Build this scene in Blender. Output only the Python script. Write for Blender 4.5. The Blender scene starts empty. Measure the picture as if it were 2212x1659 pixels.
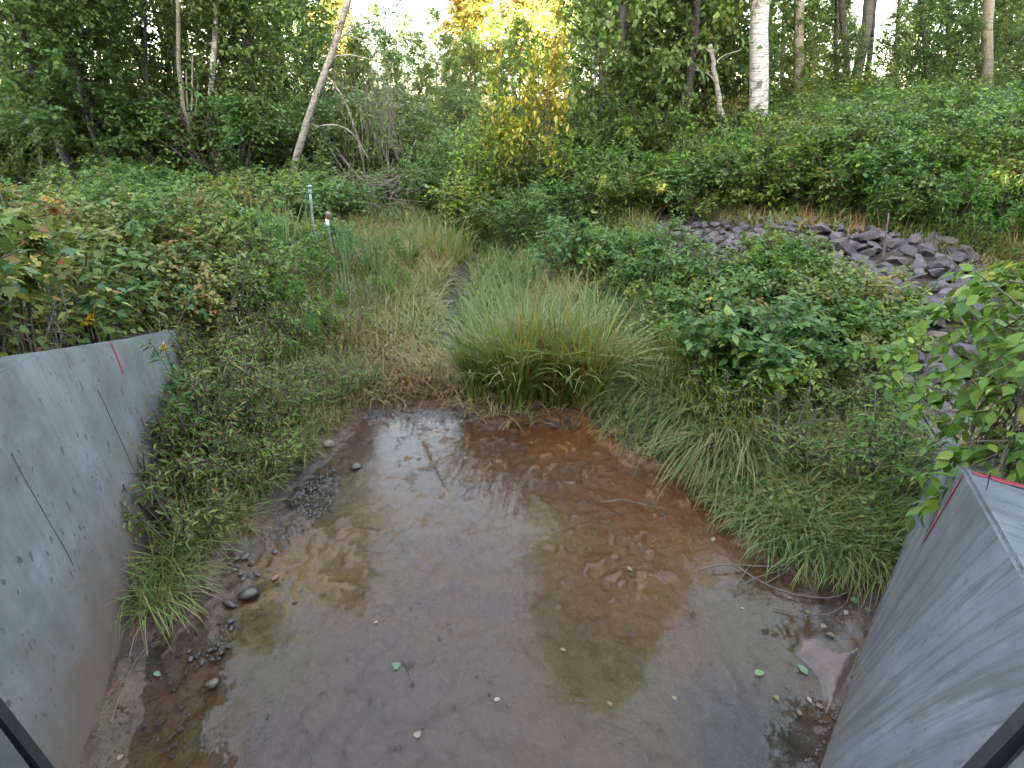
import bpy, bmesh, math, random
import numpy as np
from mathutils import Vector, Matrix
S = bpy.context.scene
C = S.collection
R = math.radians
PI = math.pi

# ------------------------------------------------------------------ camera, sky, sun, exposure
PITCH = R(27.0)
CAMZ = 3.0
cam = bpy.data.objects.new('camera', bpy.data.cameras.new('camera'))
C.objects.link(cam)
cam.location = (0, 0, CAMZ)
cam.rotation_euler = (R(90) - PITCH, 0, 0)
cam.data.lens = 18.75
cam.data.sensor_width = 36
cam.data.clip_end = 2000
cam.data.clip_start = 0.02
S.camera = cam

SUN_EL, SUN_AZ = 5.5, 188.0          # the low morning sun stands behind the camera
w = bpy.data.worlds.new('World'); S.world = w; w.use_nodes = True
nt = w.node_tree; nt.nodes.clear()
wo = nt.nodes.new('ShaderNodeOutputWorld'); bg = nt.nodes.new('ShaderNodeBackground')
sky = nt.nodes.new('ShaderNodeTexSky'); sky.sky_type = 'NISHITA'; sky.sun_disc = False
sky.sun_elevation = R(SUN_EL); sky.sun_rotation = R(SUN_AZ)
sky.air_density = 1.0; sky.dust_density = 2.5; sky.ozone_density = 1.0
hs = nt.nodes.new('ShaderNodeHueSaturation'); hs.inputs['Saturation'].default_value = 0.58
nt.links.new(sky.outputs[0], hs.inputs['Color'])
nt.links.new(hs.outputs[0], bg.inputs[0]); bg.inputs[1].default_value = 0.15
nt.links.new(bg.outputs[0], wo.inputs[0])
sd = bpy.data.lights.new('sun', 'SUN'); so = bpy.data.objects.new('sun', sd); C.objects.link(so)
sd.energy = 5.0; sd.angle = R(0.5); sd.color = (1.0, 0.80, 0.50)
az = R(SUN_AZ); el = R(SUN_EL)
sdir = Vector((math.sin(az) * math.cos(el), math.cos(az) * math.cos(el), math.sin(el)))
so.rotation_euler = sdir.to_track_quat('Z', 'Y').to_euler()
S.view_settings.view_transform = 'Standard'; S.view_settings.look = 'None'
S.view_settings.gamma = 1.0; S.view_settings.use_curve_mapping = False
S.view_settings.exposure = 4.95
S.render.engine = 'CYCLES'
S.cycles.max_bounces = 7; S.cycles.diffuse_bounces = 5; S.cycles.glossy_bounces = 3
S.cycles.transmission_bounces = 3; S.cycles.transparent_max_bounces = 6
S.cycles.use_adaptive_sampling = True; S.cycles.adaptive_threshold = 0.02

# ------------------------------------------------------------------ helpers
F_, CX, CY = 1152.0, 1106.0, 829.5       # lens in sketch units
sp, cp = math.sin(PITCH), math.cos(PITCH)
def ray(x, y):
    u, v = (x - CX) / F_, (y - CY) / F_
    return np.array([u, cp - v * sp, -(sp + v * cp)])
def gz(x, y, z=0.0):
    r = ray(x, y); t = (z - CAMZ) / r[2]
    return r * t + np.array([0, 0, CAMZ])
def gd(x, y, D):
    r = ray(x, y); t = D / r[1]
    return r * t + np.array([0, 0, CAMZ])

def tag(o, label=None, cat=None, group=None, kind=None):
    if label: o['label'] = label
    if cat: o['category'] = cat
    if group: o['group'] = group
    if kind: o['kind'] = kind
    return o
def empty(name, loc, label=None, cat=None, group=None, rz=0.0):
    o = bpy.data.objects.new(name, None); C.objects.link(o); o.location = tuple(loc)
    o.rotation_euler = (0, 0, rz); o.empty_display_size = 0.1
    return tag(o, label, cat, group)
def link(name, me, parent=None, loc=None):
    o = bpy.data.objects.new(name, me); C.objects.link(o)
    if parent is not None: o.parent = parent
    if loc is not None: o.location = tuple(loc)
    return o
def mesh_np(name, V, Fc, mat=None, tint=None, smooth=False, uv=None):
    V = np.asarray(V, dtype=np.float32); Fc = np.asarray(Fc, dtype=np.int32)
    me = bpy.data.meshes.new(name)
    me.vertices.add(len(V)); me.vertices.foreach_set('co', V.ravel())
    k = Fc.shape[1]; n = len(Fc)
    me.loops.add(n * k); me.loops.foreach_set('vertex_index', Fc.ravel())
    me.polygons.add(n); me.polygons.foreach_set('loop_start', np.arange(0, n * k, k, dtype=np.int32))
    if smooth: me.polygons.foreach_set('use_smooth', np.ones(n, dtype=bool))
    me.update(calc_edges=True)
    if tint is not None:
        a = me.attributes.new('tint', 'FLOAT', 'FACE'); a.data.foreach_set('value', np.asarray(tint, dtype=np.float32))
    if mat is not None: me.materials.append(mat)
    return me
def merge(parts):
    """parts: list of (V,F,tint) -> one"""
    Vs, Fs, Ts, o = [], [], [], 0
    for V, Fc, T in parts:
        Vs.append(V); Fs.append(Fc + o); Ts.append(T); o += len(V)
    return np.concatenate(Vs), np.concatenate(Fs), np.concatenate(Ts)
def tube(path, rad, n=7, tint=0.5):
    """quads (caps as degenerate fan); path (m,3) rad (m,)"""
    P = np.asarray(path, float); m = len(P); rad = np.broadcast_to(np.asarray(rad, float), (m,))
    T = np.gradient(P, axis=0); T /= np.linalg.norm(T, axis=1)[:, None] + 1e-9
    ref = np.array([0, 0, 1.0]) if abs(T[0][2]) < 0.8 else np.array([1.0, 0, 0])
    A = np.cross(T, ref); A /= np.linalg.norm(A, axis=1)[:, None] + 1e-9
    B = np.cross(T, A)
    th = np.arange(n) * 2 * PI / n
    V = P[:, None, :] + rad[:, None, None] * (np.cos(th)[None, :, None] * A[:, None, :] + np.sin(th)[None, :, None] * B[:, None, :])
    V = np.concatenate([V.reshape(-1, 3), P[:1], P[-1:]])
    i = np.arange(m - 1)[:, None] * n; j = np.arange(n)[None, :]; j2 = (j + 1) % n
    Q = np.stack([i + j, i + j2, i + n + j2, i + n + j], -1).reshape(-1, 4)
    c0, c1 = m * n, m * n + 1
    jj = np.arange(n)
    cap0 = np.stack([jj, np.full(n, c0), np.full(n, c0), (jj + 1) % n], -1)
    # caps as quads built from pairs would be messy: use two-triangle fans through a repeated step of 2
    caps = []
    for s in range(0, n - 1, 2):
        caps.append([(s + 2) % n, (s + 1) % n, s, c0]); b = (m - 1) * n
        caps.append([b + s, b + (s + 1) % n, b + (s + 2) % n, c1])
    Q = np.concatenate([Q, np.array(caps)])
    return V, Q, np.full(len(Q), tint)
def bez(p0, p1, p2, m=6):
    t = np.linspace(0, 1, m)[:, None]
    return (1 - t) ** 2 * np.asarray(p0) + 2 * t * (1 - t) * np.asarray(p1) + t ** 2 * np.asarray(p2)
def smooth_path(pts, m=24):
    pts = np.asarray(pts, float); d = np.r_[0, np.cumsum(np.linalg.norm(np.diff(pts, axis=0), axis=1))]
    s = np.linspace(0, d[-1], m); P = np.stack([np.interp(s, d, pts[:, k]) for k in range(3)], -1)
    for _ in range(2):
        Q = P.copy(); Q[1:-1] = (P[:-2] + 2 * P[1:-1] + P[2:]) / 4; P = Q
    return P
def norm(a): return a / (np.linalg.norm(a, axis=-1, keepdims=True) + 1e-9)

# value noise in numpy (for ground relief)
def vnoise(x, y, seed=0):
    xi, yi = np.floor(x).astype(np.int64), np.floor(y).astype(np.int64); xf, yf = x - xi, y - yi
    def h(a, b):
        n = (a * 374761393 + b * 668265263 + seed * 144269) & 0x7fffffff
        n = ((n ^ (n >> 13)) * 1274126177) & 0x7fffffff
        return ((n ^ (n >> 16)) & 0xffff) / 65535.0
    u, v = xf * xf * (3 - 2 * xf), yf * yf * (3 - 2 * yf)
    return (h(xi, yi) * (1 - u) + h(xi + 1, yi) * u) * (1 - v) + (h(xi, yi + 1) * (1 - u) + h(xi + 1, yi + 1) * u) * v
def fbm(x, y, o=4, seed=0):
    s, a, t = 0, 0.5, 0
    for k in range(o):
        s = s + a * vnoise(x * 2 ** k, y * 2 ** k, seed + k * 17); t += a; a *= 0.5
    return s / t

# ------------------------------------------------------------------ materials
def nmat(name):
    m = bpy.data.materials.new(name); m.use_nodes = True; t = m.node_tree; t.nodes.clear()
    out = t.nodes.new('ShaderNodeOutputMaterial'); return m, t, out
class NT:
    def __init__(s, t): s.t = t
    def n(s, ty, **kw):
        q = s.t.nodes.new(ty)
        for k, v in kw.items():
            if k.startswith('i_'): q.inputs[k[2:].replace('_', ' ')].default_value = v
            else: setattr(q, k, v)
        return q
    def l(s, a, b): s.t.links.new(a, b)
    def math(s, op, a, b=None, clamp=False):
        q = s.t.nodes.new('ShaderNodeMath'); q.operation = op; q.use_clamp = clamp
        for i, x in enumerate((a, b)):
            if x is None: continue
            if isinstance(x, (int, float)): q.inputs[i].default_value = x
            else: s.l(x, q.inputs[i])
        return q.outputs[0]
    def ramp(s, fac, stops, interp='LINEAR'):
        q = s.t.nodes.new('ShaderNodeValToRGB'); q.color_ramp.interpolation = interp
        e = q.color_ramp.elements
        while len(e) < len(stops): e.new(0.5)
        for k, (p, c) in enumerate(stops):
            e[k].position = p; e[k].color = (*c, 1) if len(c) == 3 else c
        if fac is not None: s.l(fac, q.inputs[0])
        return q.outputs[0]
    def mix(s, fac, a, b, blend='MIX'):
        q = s.t.nodes.new('ShaderNodeMix'); q.data_type = 'RGBA'; q.blend_type = blend
        for i, x in ((0, fac), (6, a), (7, b)):
            if isinstance(x, (int, float)): q.inputs[i].default_value = x
            elif isinstance(x, tuple): q.inputs[i].default_value = (*x, 1)
            else: s.l(x, q.inputs[i])
        return q.outputs[2]
    def noise(s, vec, scale, detail=4, rough=0.55, dist=0.0):
        q = s.t.nodes.new('ShaderNodeTexNoise'); q.inputs['Scale'].default_value = scale
        q.inputs['Detail'].default_value = detail; q.inputs['Roughness'].default_value = rough
        q.inputs['Distortion'].default_value = dist
        if vec is not None: s.l(vec, q.inputs['Vector'])
        return q.outputs['Fac']
    def mapping(s, vec, scale=(1, 1, 1), loc=(0, 0, 0)):
        q = s.t.nodes.new('ShaderNodeMapping'); q.inputs['Scale'].default_value = scale; q.inputs['Location'].default_value = loc
        s.l(vec, q.inputs['Vector']); return q.outputs[0]
    def bump(s, h, strength, dist=0.01):
        q = s.t.nodes.new('ShaderNodeBump'); q.inputs['Strength'].default_value = strength; q.inputs['Distance'].default_value = dist
        s.l(h, q.inputs['Height']); return q.outputs[0]

def leaf_mat(name, stops, per_object=False, rough=0.5, trans=0.36, var=0.25):
    m, t, out = nmat(name); N = NT(t)
    oi = N.n('ShaderNodeObjectInfo')
    if per_object:
        fac = oi.outputs['Random']
    else:
        at = N.n('ShaderNodeAttribute', attribute_name='tint'); fac = at.outputs['Fac']
    col = N.ramp(fac, stops)
    geo = N.n('ShaderNodeNewGeometry')
    tc = N.n('ShaderNodeTexCoord')
    nz = N.noise(tc.outputs['Object'], 1.3, 2)
    v = N.math('ADD', N.math('MULTIPLY', nz, var * 2.2), N.math('MULTIPLY', oi.outputs['Random'], var))
    v = N.math('ADD', v, 1.0 - var * 1.6)
    h = N.n('ShaderNodeHueSaturation'); N.l(col, h.inputs['Color']); N.l(v, h.inputs['Value'])
    hu = N.math('ADD', N.math('MULTIPLY', oi.outputs['Random'], -0.03), 0.512); N.l(hu, h.inputs['Hue'])
    # leaf undersides are paler and greyer than the tops
    under = N.mix(0.35, h.outputs[0], (0.10, 0.13, 0.08))
    c2 = N.mix(geo.outputs['Backfacing'], h.outputs[0], under)
    p = N.n('ShaderNodeBsdfPrincipled'); N.l(c2, p.inputs['Base Color']); p.inputs['Roughness'].default_value = rough
    p.inputs['Specular IOR Level'].default_value = 0.35
    tr = N.n('ShaderNodeBsdfTranslucent')
    tcv = N.mix(1.0, c2, (1.25, 1.2, 0.55), 'MULTIPLY'); N.l(tcv, tr.inputs['Color'])
    ms = N.n('ShaderNodeMixShader'); ms.inputs[0].default_value = trans
    N.l(p.outputs[0], ms.inputs[1]); N.l(tr.outputs[0], ms.inputs[2]); N.l(ms.outputs[0], out.inputs[0])
    return m
GREEN = [(0.0, (0.049, 0.095, 0.022)), (.35, (0.083, 0.147, 0.031)), (.7, (0.128, 0.192, 0.040)), (.95, (0.188, 0.227, 0.040)), (1.0, (0.332, 0.265, 0.046))]
GREENB = [(0.0, (0.046, 0.098, 0.028)), (.5, (0.083, 0.156, 0.042)), (.9, (0.146, 0.219, 0.050)), (1.0, (0.207, 0.253, 0.061))]
LIGHTG = [(0.0, (0.063, 0.126, 0.019)), (.5, (0.115, 0.192, 0.025)), (.92, (0.177, 0.252, 0.035)), (1.0, (0.333, 0.285, 0.047))]
MIXED = [(0.0, (0.064, 0.113, 0.027)), (.45, (0.119, 0.172, 0.037)), (.7, (0.182, 0.186, 0.044)), (.86, (0.275, 0.166, 0.058)), (1.0, (0.320, 0.121, 0.049))]
AUTUMN = [(0.0, (.12, .20, .03)), (.3, (.28, .29, .035)), (.62, (.45, .36, .045)), (.85, (.46, .26, .045)), (1.0, (.38, .12, .04))]
YGREEN = [(0.0, (.06, .14, .02)), (.5, (.11, .21, .03)), (.8, (.20, .26, .035)), (1.0, (.38, .33, .05))]
GRASSM = [(0.0, (0.066, 0.126, 0.023)), (.4, (0.123, 0.195, 0.036)), (.62, (0.201, 0.234, 0.051)), (.82, (0.292, 0.226, 0.072)), (1.0, (0.420, 0.284, 0.116))]
STRAW = [(0.0, (0.095, 0.168, 0.032)), (.3, (0.162, 0.208, 0.050)), (.55, (0.247, 0.208, 0.072)), (.8, (0.356, 0.288, 0.115)), (1.0, (0.209, 0.109, 0.043))]
BLUEG = [(0.0, (0.061, 0.133, 0.051)), (.5, (0.113, 0.200, 0.088)), (.85, (0.174, 0.250, 0.120)), (1.0, (0.330, 0.283, 0.144))]
SEDGE = [(0.0, (.08, .14, .022)), (.35, (.15, .21, .04)), (.62, (.24, .25, .06)), (.8, (.26, .17, .07)), (1.0, (.18, .08, .04))]
M = {}
M['leaf_green'] = leaf_mat('leaf_green', GREEN)
M['leaf_deep'] = leaf_mat('leaf_deep', GREENB)
M['leaf_light'] = leaf_mat('leaf_light', LIGHTG)
M['leaf_mixed'] = leaf_mat('leaf_mixed', MIXED)
M['leaf_autumn'] = leaf_mat('leaf_autumn', AUTUMN, trans=.4)
M['leaf_yellowgreen'] = leaf_mat('leaf_yellowgreen', YGREEN, trans=.4)
M['leaf_gold'] = leaf_mat('leaf_gold', [(0, (.20, .22, .05)), (.5, (.34, .29, .06)), (1, (.40, .26, .08))], trans=.35)
M['one_green'] = leaf_mat('one_green', GREENB, per_object=True)
M['one_light'] = leaf_mat('one_light', LIGHTG, per_object=True, trans=.35)
M['one_mixed'] = leaf_mat('one_mixed', [(0, (.04, .10, .04)), (.5, (.07, .14, .045)), (.75, (.13, .18, .045)), (.93, (.30, .29, .06)), (1, (.26, .14, .06))], per_object=True)
M['grass_mixed'] = leaf_mat('grass_mixed', GRASSM, trans=.25, rough=.55)
M['grass_straw'] = leaf_mat('grass_straw', STRAW, trans=.25, rough=.6)
M['sedge'] = leaf_mat('sedge_blade', SEDGE, trans=.3, rough=.5)
M['grass_blue'] = leaf_mat('grass_blue', BLUEG, trans=.25, rough=.5)

def bark_mat(name, base, dark, band=0.5, scale=1.0, patch=0.5):
    m, t, out = nmat(name); N = NT(t); tc = N.n('ShaderNodeTexCoord'); o = tc.outputs['Object']
    v1 = N.mapping(o, (2.2 * scale, 2.2 * scale, 26 * scale)); n1 = N.noise(v1, 2.0, 5, .65)
    n2 = N.noise(N.mapping(o, (3, 3, 2.2)), 1.6, 5, .6, .6)
    f1 = N.ramp(n1, [(max(0, band - .06), (1, 1, 1)), (band + .05, (0, 0, 0))])
    f2 = N.ramp(n2, [(patch, (0, 0, 0)), (patch + .08, (1, 1, 1))])
    c = N.mix(N.math('MULTIPLY', f1, .85), base, dark)
    c = N.mix(f2, c, tuple(d * 1.6 + .01 for d in dark))
    c = N.mix(N.noise(o, 9, 3), c, N.mix(.5, c, tuple(x * .6 for x in base)))
    p = N.n('ShaderNodeBsdfPrincipled'); N.l(c, p.inputs['Base Color']); p.inputs['Roughness'].default_value = .85
    N.l(N.bump(N.math('ADD', n1, n2), .6, .02), p.inputs['Normal']); N.l(p.outputs[0], out.inputs[0])
    return m
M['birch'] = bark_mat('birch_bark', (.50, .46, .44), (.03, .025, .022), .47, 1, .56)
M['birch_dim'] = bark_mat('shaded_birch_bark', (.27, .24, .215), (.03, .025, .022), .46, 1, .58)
M['aspen'] = bark_mat('aspen_bark', (.20, .175, .135), (.04, .034, .028), .42, .8, .60)
M['bark'] = bark_mat('backlit_dark_bark', (.06, .05, .045), (.022, .019, .018), .5, .4, .6)  # dark bark; the shade of backlit trunks is put into its colour
M['redbark'] = bark_mat('reddish_bark', (.10, .065, .052), (.035, .025, .02), .5, .4, .6)
M['twig'] = bark_mat('twig_bark', (.09, .072, .055), (.04, .03, .025), .4, 2, .7)
M['deadtwig'] = bark_mat('dead_twig', (.14, .115, .095), (.07, .055, .045), .4, 2, .7)

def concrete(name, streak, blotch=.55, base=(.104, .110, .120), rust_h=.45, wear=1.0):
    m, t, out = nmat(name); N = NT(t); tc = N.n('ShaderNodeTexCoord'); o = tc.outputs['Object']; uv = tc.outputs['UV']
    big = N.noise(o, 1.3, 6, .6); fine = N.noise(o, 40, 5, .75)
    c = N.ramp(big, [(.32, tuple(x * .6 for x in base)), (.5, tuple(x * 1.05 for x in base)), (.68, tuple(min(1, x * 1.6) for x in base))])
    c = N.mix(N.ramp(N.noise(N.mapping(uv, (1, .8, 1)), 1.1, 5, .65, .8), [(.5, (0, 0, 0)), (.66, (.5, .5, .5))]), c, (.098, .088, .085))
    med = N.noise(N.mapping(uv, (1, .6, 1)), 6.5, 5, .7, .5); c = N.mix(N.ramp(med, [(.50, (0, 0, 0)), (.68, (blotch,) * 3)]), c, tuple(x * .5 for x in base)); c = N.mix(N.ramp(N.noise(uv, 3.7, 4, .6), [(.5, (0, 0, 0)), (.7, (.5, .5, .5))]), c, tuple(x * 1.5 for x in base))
    c = N.mix(N.math('MULTIPLY', fine, .35), c, (.10, .105, .11))
    # small voids left by air bubbles
    vo = N.n('ShaderNodeTexVoronoi', feature='F1'); vo.inputs['Scale'].default_value = 26
    dist = N.noise(o, 7, 3); mv = N.n('ShaderNodeVectorMath', operation='ADD'); N.l(N.mapping(uv, (1.0, .55, 1)), mv.inputs[0]); 
    sc = N.n('ShaderNodeVectorMath', operation='SCALE'); sc.inputs['Scale'].default_value = .05
    nn = N.n('ShaderNodeTexNoise'); nn.inputs['Scale'].default_value = 22; N.l(uv, nn.inputs['Vector']); N.l(nn.outputs['Color'], sc.inputs[0]); N.l(sc.outputs[0], mv.inputs[1])
    N.l(mv.outputs[0], vo.inputs['Vector'])
    rnd = N.n('ShaderNodeSeparateColor'); N.l(vo.outputs['Color'], rnd.inputs[0])
    thr = N.math('MULTIPLY', N.math('POWER', rnd.outputs[0], 3.0), .42)
    hole = N.math('LESS_THAN', vo.outputs['Distance'], thr)
    hole = N.math('MULTIPLY', hole, N.ramp(N.noise(uv, 2.1, 3), [(.38, (0, 0, 0)), (.5, (1, 1, 1))]))
    c = N.mix(N.math('MULTIPLY', hole, .8 * wear), c, (.035, .035, .04))
    # runs of dark weathering, strongest under the top edge
    sv = N.noise(N.mapping(uv, (9, .6, 1)), 1.5, 6, .65, .35)
    sv2 = N.noise(N.mapping(uv, (38, 1.1, 1)), 1.5, 4, .65)
    att = N.n('ShaderNodeAttribute', attribute_name='tint')
    sx = N.n('ShaderNodeSeparateXYZ'); N.l(uv, sx.inputs[0])
    topf = N.ramp(N.math('SUBTRACT', N.noise(N.mapping(uv, (7, .0, 1)), 1.0, 4), N.math('MULTIPLY', sx.outputs[1], 0.0)), [(.3, (0, 0, 0)), (.7, (1, 1, 1))])
    st = N.ramp(N.math('ADD', N.math('MULTIPLY', sv, .7), N.math('MULTIPLY', sv2, .3)), [(.46, (0, 0, 0)), (.58, (1, 1, 1))])
    c = N.mix(N.math('MULTIPLY', st, streak), c, (.06, .063, .062))
    # rust and silt stain near the foot
    g = N.n('ShaderNodeSeparateXYZ'); N.l(o, g.inputs[0])
    hgt = N.math('SUBTRACT', g.outputs[2], N.math('MULTIPLY', N.noise(N.mapping(uv, (2.2, .7, 1)), 1.5, 5, .6), rust_h * 1.8))
    stain = N.ramp(N.math('ADD', hgt, .62), [(.15, (1, 1, 1)), (.75, (0, 0, 0))])
    c = N.mix(N.math('MULTIPLY', stain, .85), c, (.085, .052, .038))
    p = N.n('ShaderNodeBsdfPrincipled'); N.l(c, p.inputs['Base Color']); p.inputs['Roughness'].default_value = .82
    hh = N.math('SUBTRACT', N.math('ADD', N.math('MULTIPLY', fine, .3), N.math('MULTIPLY', sv, .25 + streak * .5)), hole)
    N.l(N.bump(hh, .5, .006), p.inputs['Normal']); N.l(p.outputs[0], out.inputs[0]); return m
M['conc_left'] = concrete('weathered_concrete', .25, rust_h=.8)
M['conc_right'] = concrete('streaked_concrete', .9, .12, (.104, .110, .126), .18, .5)
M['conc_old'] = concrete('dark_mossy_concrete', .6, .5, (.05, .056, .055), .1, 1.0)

def simple(name, col, rough=.7, col2=None, scale=8, bump=.3, metallic=0.0, spec=.5, dist=.01):
    m, t, out = nmat(name); N = NT(t); tc = N.n('ShaderNodeTexCoord')
    nz = N.noise(tc.outputs['Object'], scale, 5, .6)
    oi = N.n('ShaderNodeObjectInfo')
    c = N.mix(N.ramp(nz, [(.3, (0, 0, 0)), (.7, (1, 1, 1))]), col, col2 or tuple(x * .65 for x in col))
    h = N.n('ShaderNodeHueSaturation'); N.l(c, h.inputs['Color']); N.l(N.math('ADD', N.math('MULTIPLY', oi.outputs['Random'], .5), .75), h.inputs['Value'])
    p = N.n('ShaderNodeBsdfPrincipled'); N.l(h.outputs[0], p.inputs['Base Color']); p.inputs['Roughness'].default_value = rough
    p.inputs['Metallic'].default_value = metallic; p.inputs['Specular IOR Level'].default_value = spec
    N.l(N.bump(nz, bump, dist), p.inputs['Normal']); N.l(p.outputs[0], out.inputs[0]); return m
M['paint_red'] = simple('red_spray_paint', (.30, .022, .04), .6, (.18, .04, .055), 60)
M['seam'] = simple('stained_form_seam', (.066, .067, .070), .9, (.104, .108, .117), 9)
M['rubber'] = simple('black_joint_filler', (.010, .010, .014), .5, (.016, .016, .02), 12)
M['rock'] = simple('purple_grey_rock', (.118, .094, .104), .85, (.066, .053, .059), 7, .6, dist=.02)
M['rock_tan'] = simple('tan_rock', (.17, .125, .105), .8, (.11, .08, .068), 6, .5, dist=.02)
M['rock_white'] = simple('white_stone', (.30, .29, .27), .8, (.2, .19, .17), 6)
M['stone'] = simple('wet_stone', (.065, .05, .046), .35, (.035, .027, .025), 9, .4)
M['stone_pale'] = simple('pale_stone', (.16, .125, .10), .5, (.10, .078, .065), 12, .4)
M['stone_pink'] = simple('pink_stone', (.18, .08, .06), .5, (.13, .06, .05), 12, .4)
M['steel'] = simple('galvanised_steel', (.24, .27, .28), .45, (.17, .19, .2), 20, .2, .4)
M['rust'] = simple('rusty_iron', (.22, .09, .06), .8, (.12, .05, .04), 30)
M['white'] = simple('white_plastic', (.80, .82, .84), .5, (.70, .72, .74), 30)
M['dark_plastic'] = simple('dark_plastic', (.05, .045, .06), .5, (.04, .04, .05), 20)
M['fallen'] = leaf_mat('fallen_leaf', [(0, (.17, .14, .075)), (.5, (.26, .23, .16)), (1, (.15, .09, .055))], per_object=True, trans=.1)
M['fallen_green'] = leaf_mat('fallen_green_leaf', [(0, (.06, .14, .06)), (1, (.12, .19, .09))], per_object=True, trans=.1)
M['fallen_dark'] = leaf_mat('fallen_dark_leaf', [(0, (.022, .016, .014)), (1, (.04, .028, .022))], per_object=True, trans=.0)
M['petal_yellow'] = simple('yellow_petal', (.62, .40, .03), .6, (.5, .3, .03), 30)
M['petal_orange'] = simple('orange_leaf', (.50, .17, .04), .6, (.38, .10, .04), 30)
M['petal_white'] = simple('white_petal', (.62, .63, .55), .6, (.5, .52, .42), 30)
M['goldenrod'] = simple('goldenrod_flower', (.42, .36, .05), .7, (.32, .28, .04), 30)

# ------------------------------------------------------------------ lie of the land
pool_px = [(-200, 1900), (250, 1690), (300, 1375), (345, 1330), (470, 1215), (590, 1090), (700, 985), (770, 900), (830, 868), (945, 868)]
pool_px2 = [(1010, 885), (1060, 915), (1120, 905), (1235, 900), (1290, 945), (1345, 990), (1420, 1010), (1500, 1020), (1560, 1095), (1625, 1175), (1720, 1235), (1900, 1275), (2150, 1240)]
L_ = [tuple(gz(x, y)[:2]) for x, y in pool_px]; R_ = [tuple(gz(x, y)[:2]) for x, y in pool_px2]
brook_l = [(-.98, 6.1), (-1.02, 7.2), (-1.07, 8.4), (-.96, 9.6), (-.84, 11), (-.8, 13), (-1.6, 16), (-3.4, 21), (-5, 30)]
brook_r = [(-5, 31), (-2.9, 21), (-1.1, 16), (-.35, 13), (-.6, 11), (-.7, 9.6), (-.80, 8.4), (-.76, 7.2), (-.78, 6.1)]
POOL = np.array([(-2.2, -8)] + [p for p in L_ if p[1] > 1.0] + R_ + [(2.2, 1.1), (2.2, -8)])
BROOK = np.array([(-1.0, 6.62)] + brook_l[1:] + brook_r[:-1] + [(-.8, 6.62)])
def inpoly(X, Y, P):
    ins = np.zeros(X.shape, bool); n = len(P)
    for i in range(n):
        x1, y1 = P[i]; x2, y2 = P[(i + 1) % n]
        c = ((y1 > Y) != (y2 > Y)) & (X < (x2 - x1) * (Y - y1) / (y2 - y1 + 1e-12) + x1); ins ^= c
    return ins
def segdist(X, Y, P, closed=True):
    d = np.full(X.shape, 1e9); n = len(P)
    for i in range(n if closed else n - 1):
        a = P[i]; b = P[(i + 1) % n]; ab = b - a; L2 = ab @ ab + 1e-12
        t = np.clip(((X - a[0]) * ab[0] + (Y - a[1]) * ab[1]) / L2, 0, 1)
        d = np.minimum(d, np.hypot(X - a[0] - t * ab[0], Y - a[1] - t * ab[1]))
    return d
def sdf(X, Y, P):
    d = segdist(X, Y, P); return np.where(inpoly(X, Y, P), -d, d)
def wet(X, Y): return np.minimum(sdf(X, Y, POOL), sdf(X, Y, BROOK))
def sst(x, a, b):
    t = np.clip((x - a) / (b - a), 0, 1); return t * t * (3 - 2 * t)
# wing walls: foot and top of the face that looks at the pool
LW_foot = np.array([(-2.13, 1.38), (-2.62, 2.75), (-3.20, 4.38), (-4.05, 6.9)])
LW_top = np.array([(-2.19, 1.36, 2.02), (-2.68, 2.73, 1.80), (-3.26, 4.36, 1.24), (-4.08, 6.88, .45)])
RW_foot = np.array([(.775, .646), (1.583, 1.545), (2.30, 2.342), (3.45, 3.62)])
RW_top = np.array([(1.80, 1.10, 1.42), (1.97, 1.51, 1.42), (2.235, 2.155, 1.42), (3.60, 3.80, .60)])
LBACK = np.array([(-2.30, -9), (-2.30, 1.3), (-2.77, 2.75), (-3.37, 4.38), (-4.20, 6.9), (-60, 6.9), (-60, -9)])
RBACK = np.array([(2.0, -9), (2.0, .95), (2.42, 2.15), (3.72, 3.85), (60, 3.85), (60, -9)])
def bed(Y): return .065 * np.clip(Y - 6.0, 0, 14) + .04 * np.clip(Y - 20, 0, 60)
def terr(X, Y):
    X = np.asarray(X, float); Y = np.asarray(Y, float); sh = X.shape; X = np.atleast_1d(X); Y = np.atleast_1d(Y)
    dp = sdf(X, Y, POOL); db = sdf(X, Y, BROOK); d = np.minimum(dp, db); b = bed(Y)
    left = X < -.8
    HL = 1.0 - .72 * sst(Y, 6.5, 12); HR = 1.6 - .3 * sst(Y, 30, 60)
    wl = sst(-(X + 1.0), -1.5, 1.5)
    Hh = HL * wl + (1 - wl) * HR; Ls = 4.5 * wl + (1 - wl) * 9.5
    z = b + .10 * sst(d, 0, .35) + Hh * sst(d, .1, Ls) ** 1.0
    z = z - .25 * sst(-dp, .0, .25) - .06 * sst(-db, 0, .12)
    z = z + .12 * (fbm(X * .9, Y * .9, 4, 3) - .5) * sst(d, .1, 1.2)
    # earth banked up behind the wing walls
    dl = sdf(X, Y, LBACK); topL = np.interp(Y, [1.36, 2.73, 4.36, 6.88], [1.92, 1.68, 1.12, .50])
    inl = sst(-dl, -.12, .02)
    z = z * (1 - inl) + np.maximum(z, topL + .12 * sst(-dl, .3, 4)) * inl
    dr = sdf(X, Y, RBACK); topR = np.interp(Y, [1.0, 2.15, 3.8, 5], [1.30, 1.28, .75, .75])
    inr = sst(-dr, -.12, .02) if True else 0
    z = z * (1 - inr) + np.maximum(z * 0 + topR + .35 * sst(-dr, .2, 4), 0) * inr
    # blend bank beyond the ends of the walls
    # road embankment behind the camera
    e = sst(-Y, .6, 1.4); z = z * (1 - e) + 2.5 * e
    return z.reshape(sh)
def tz(x, y): return float(terr(np.array([x]), np.array([y]))[0])
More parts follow.
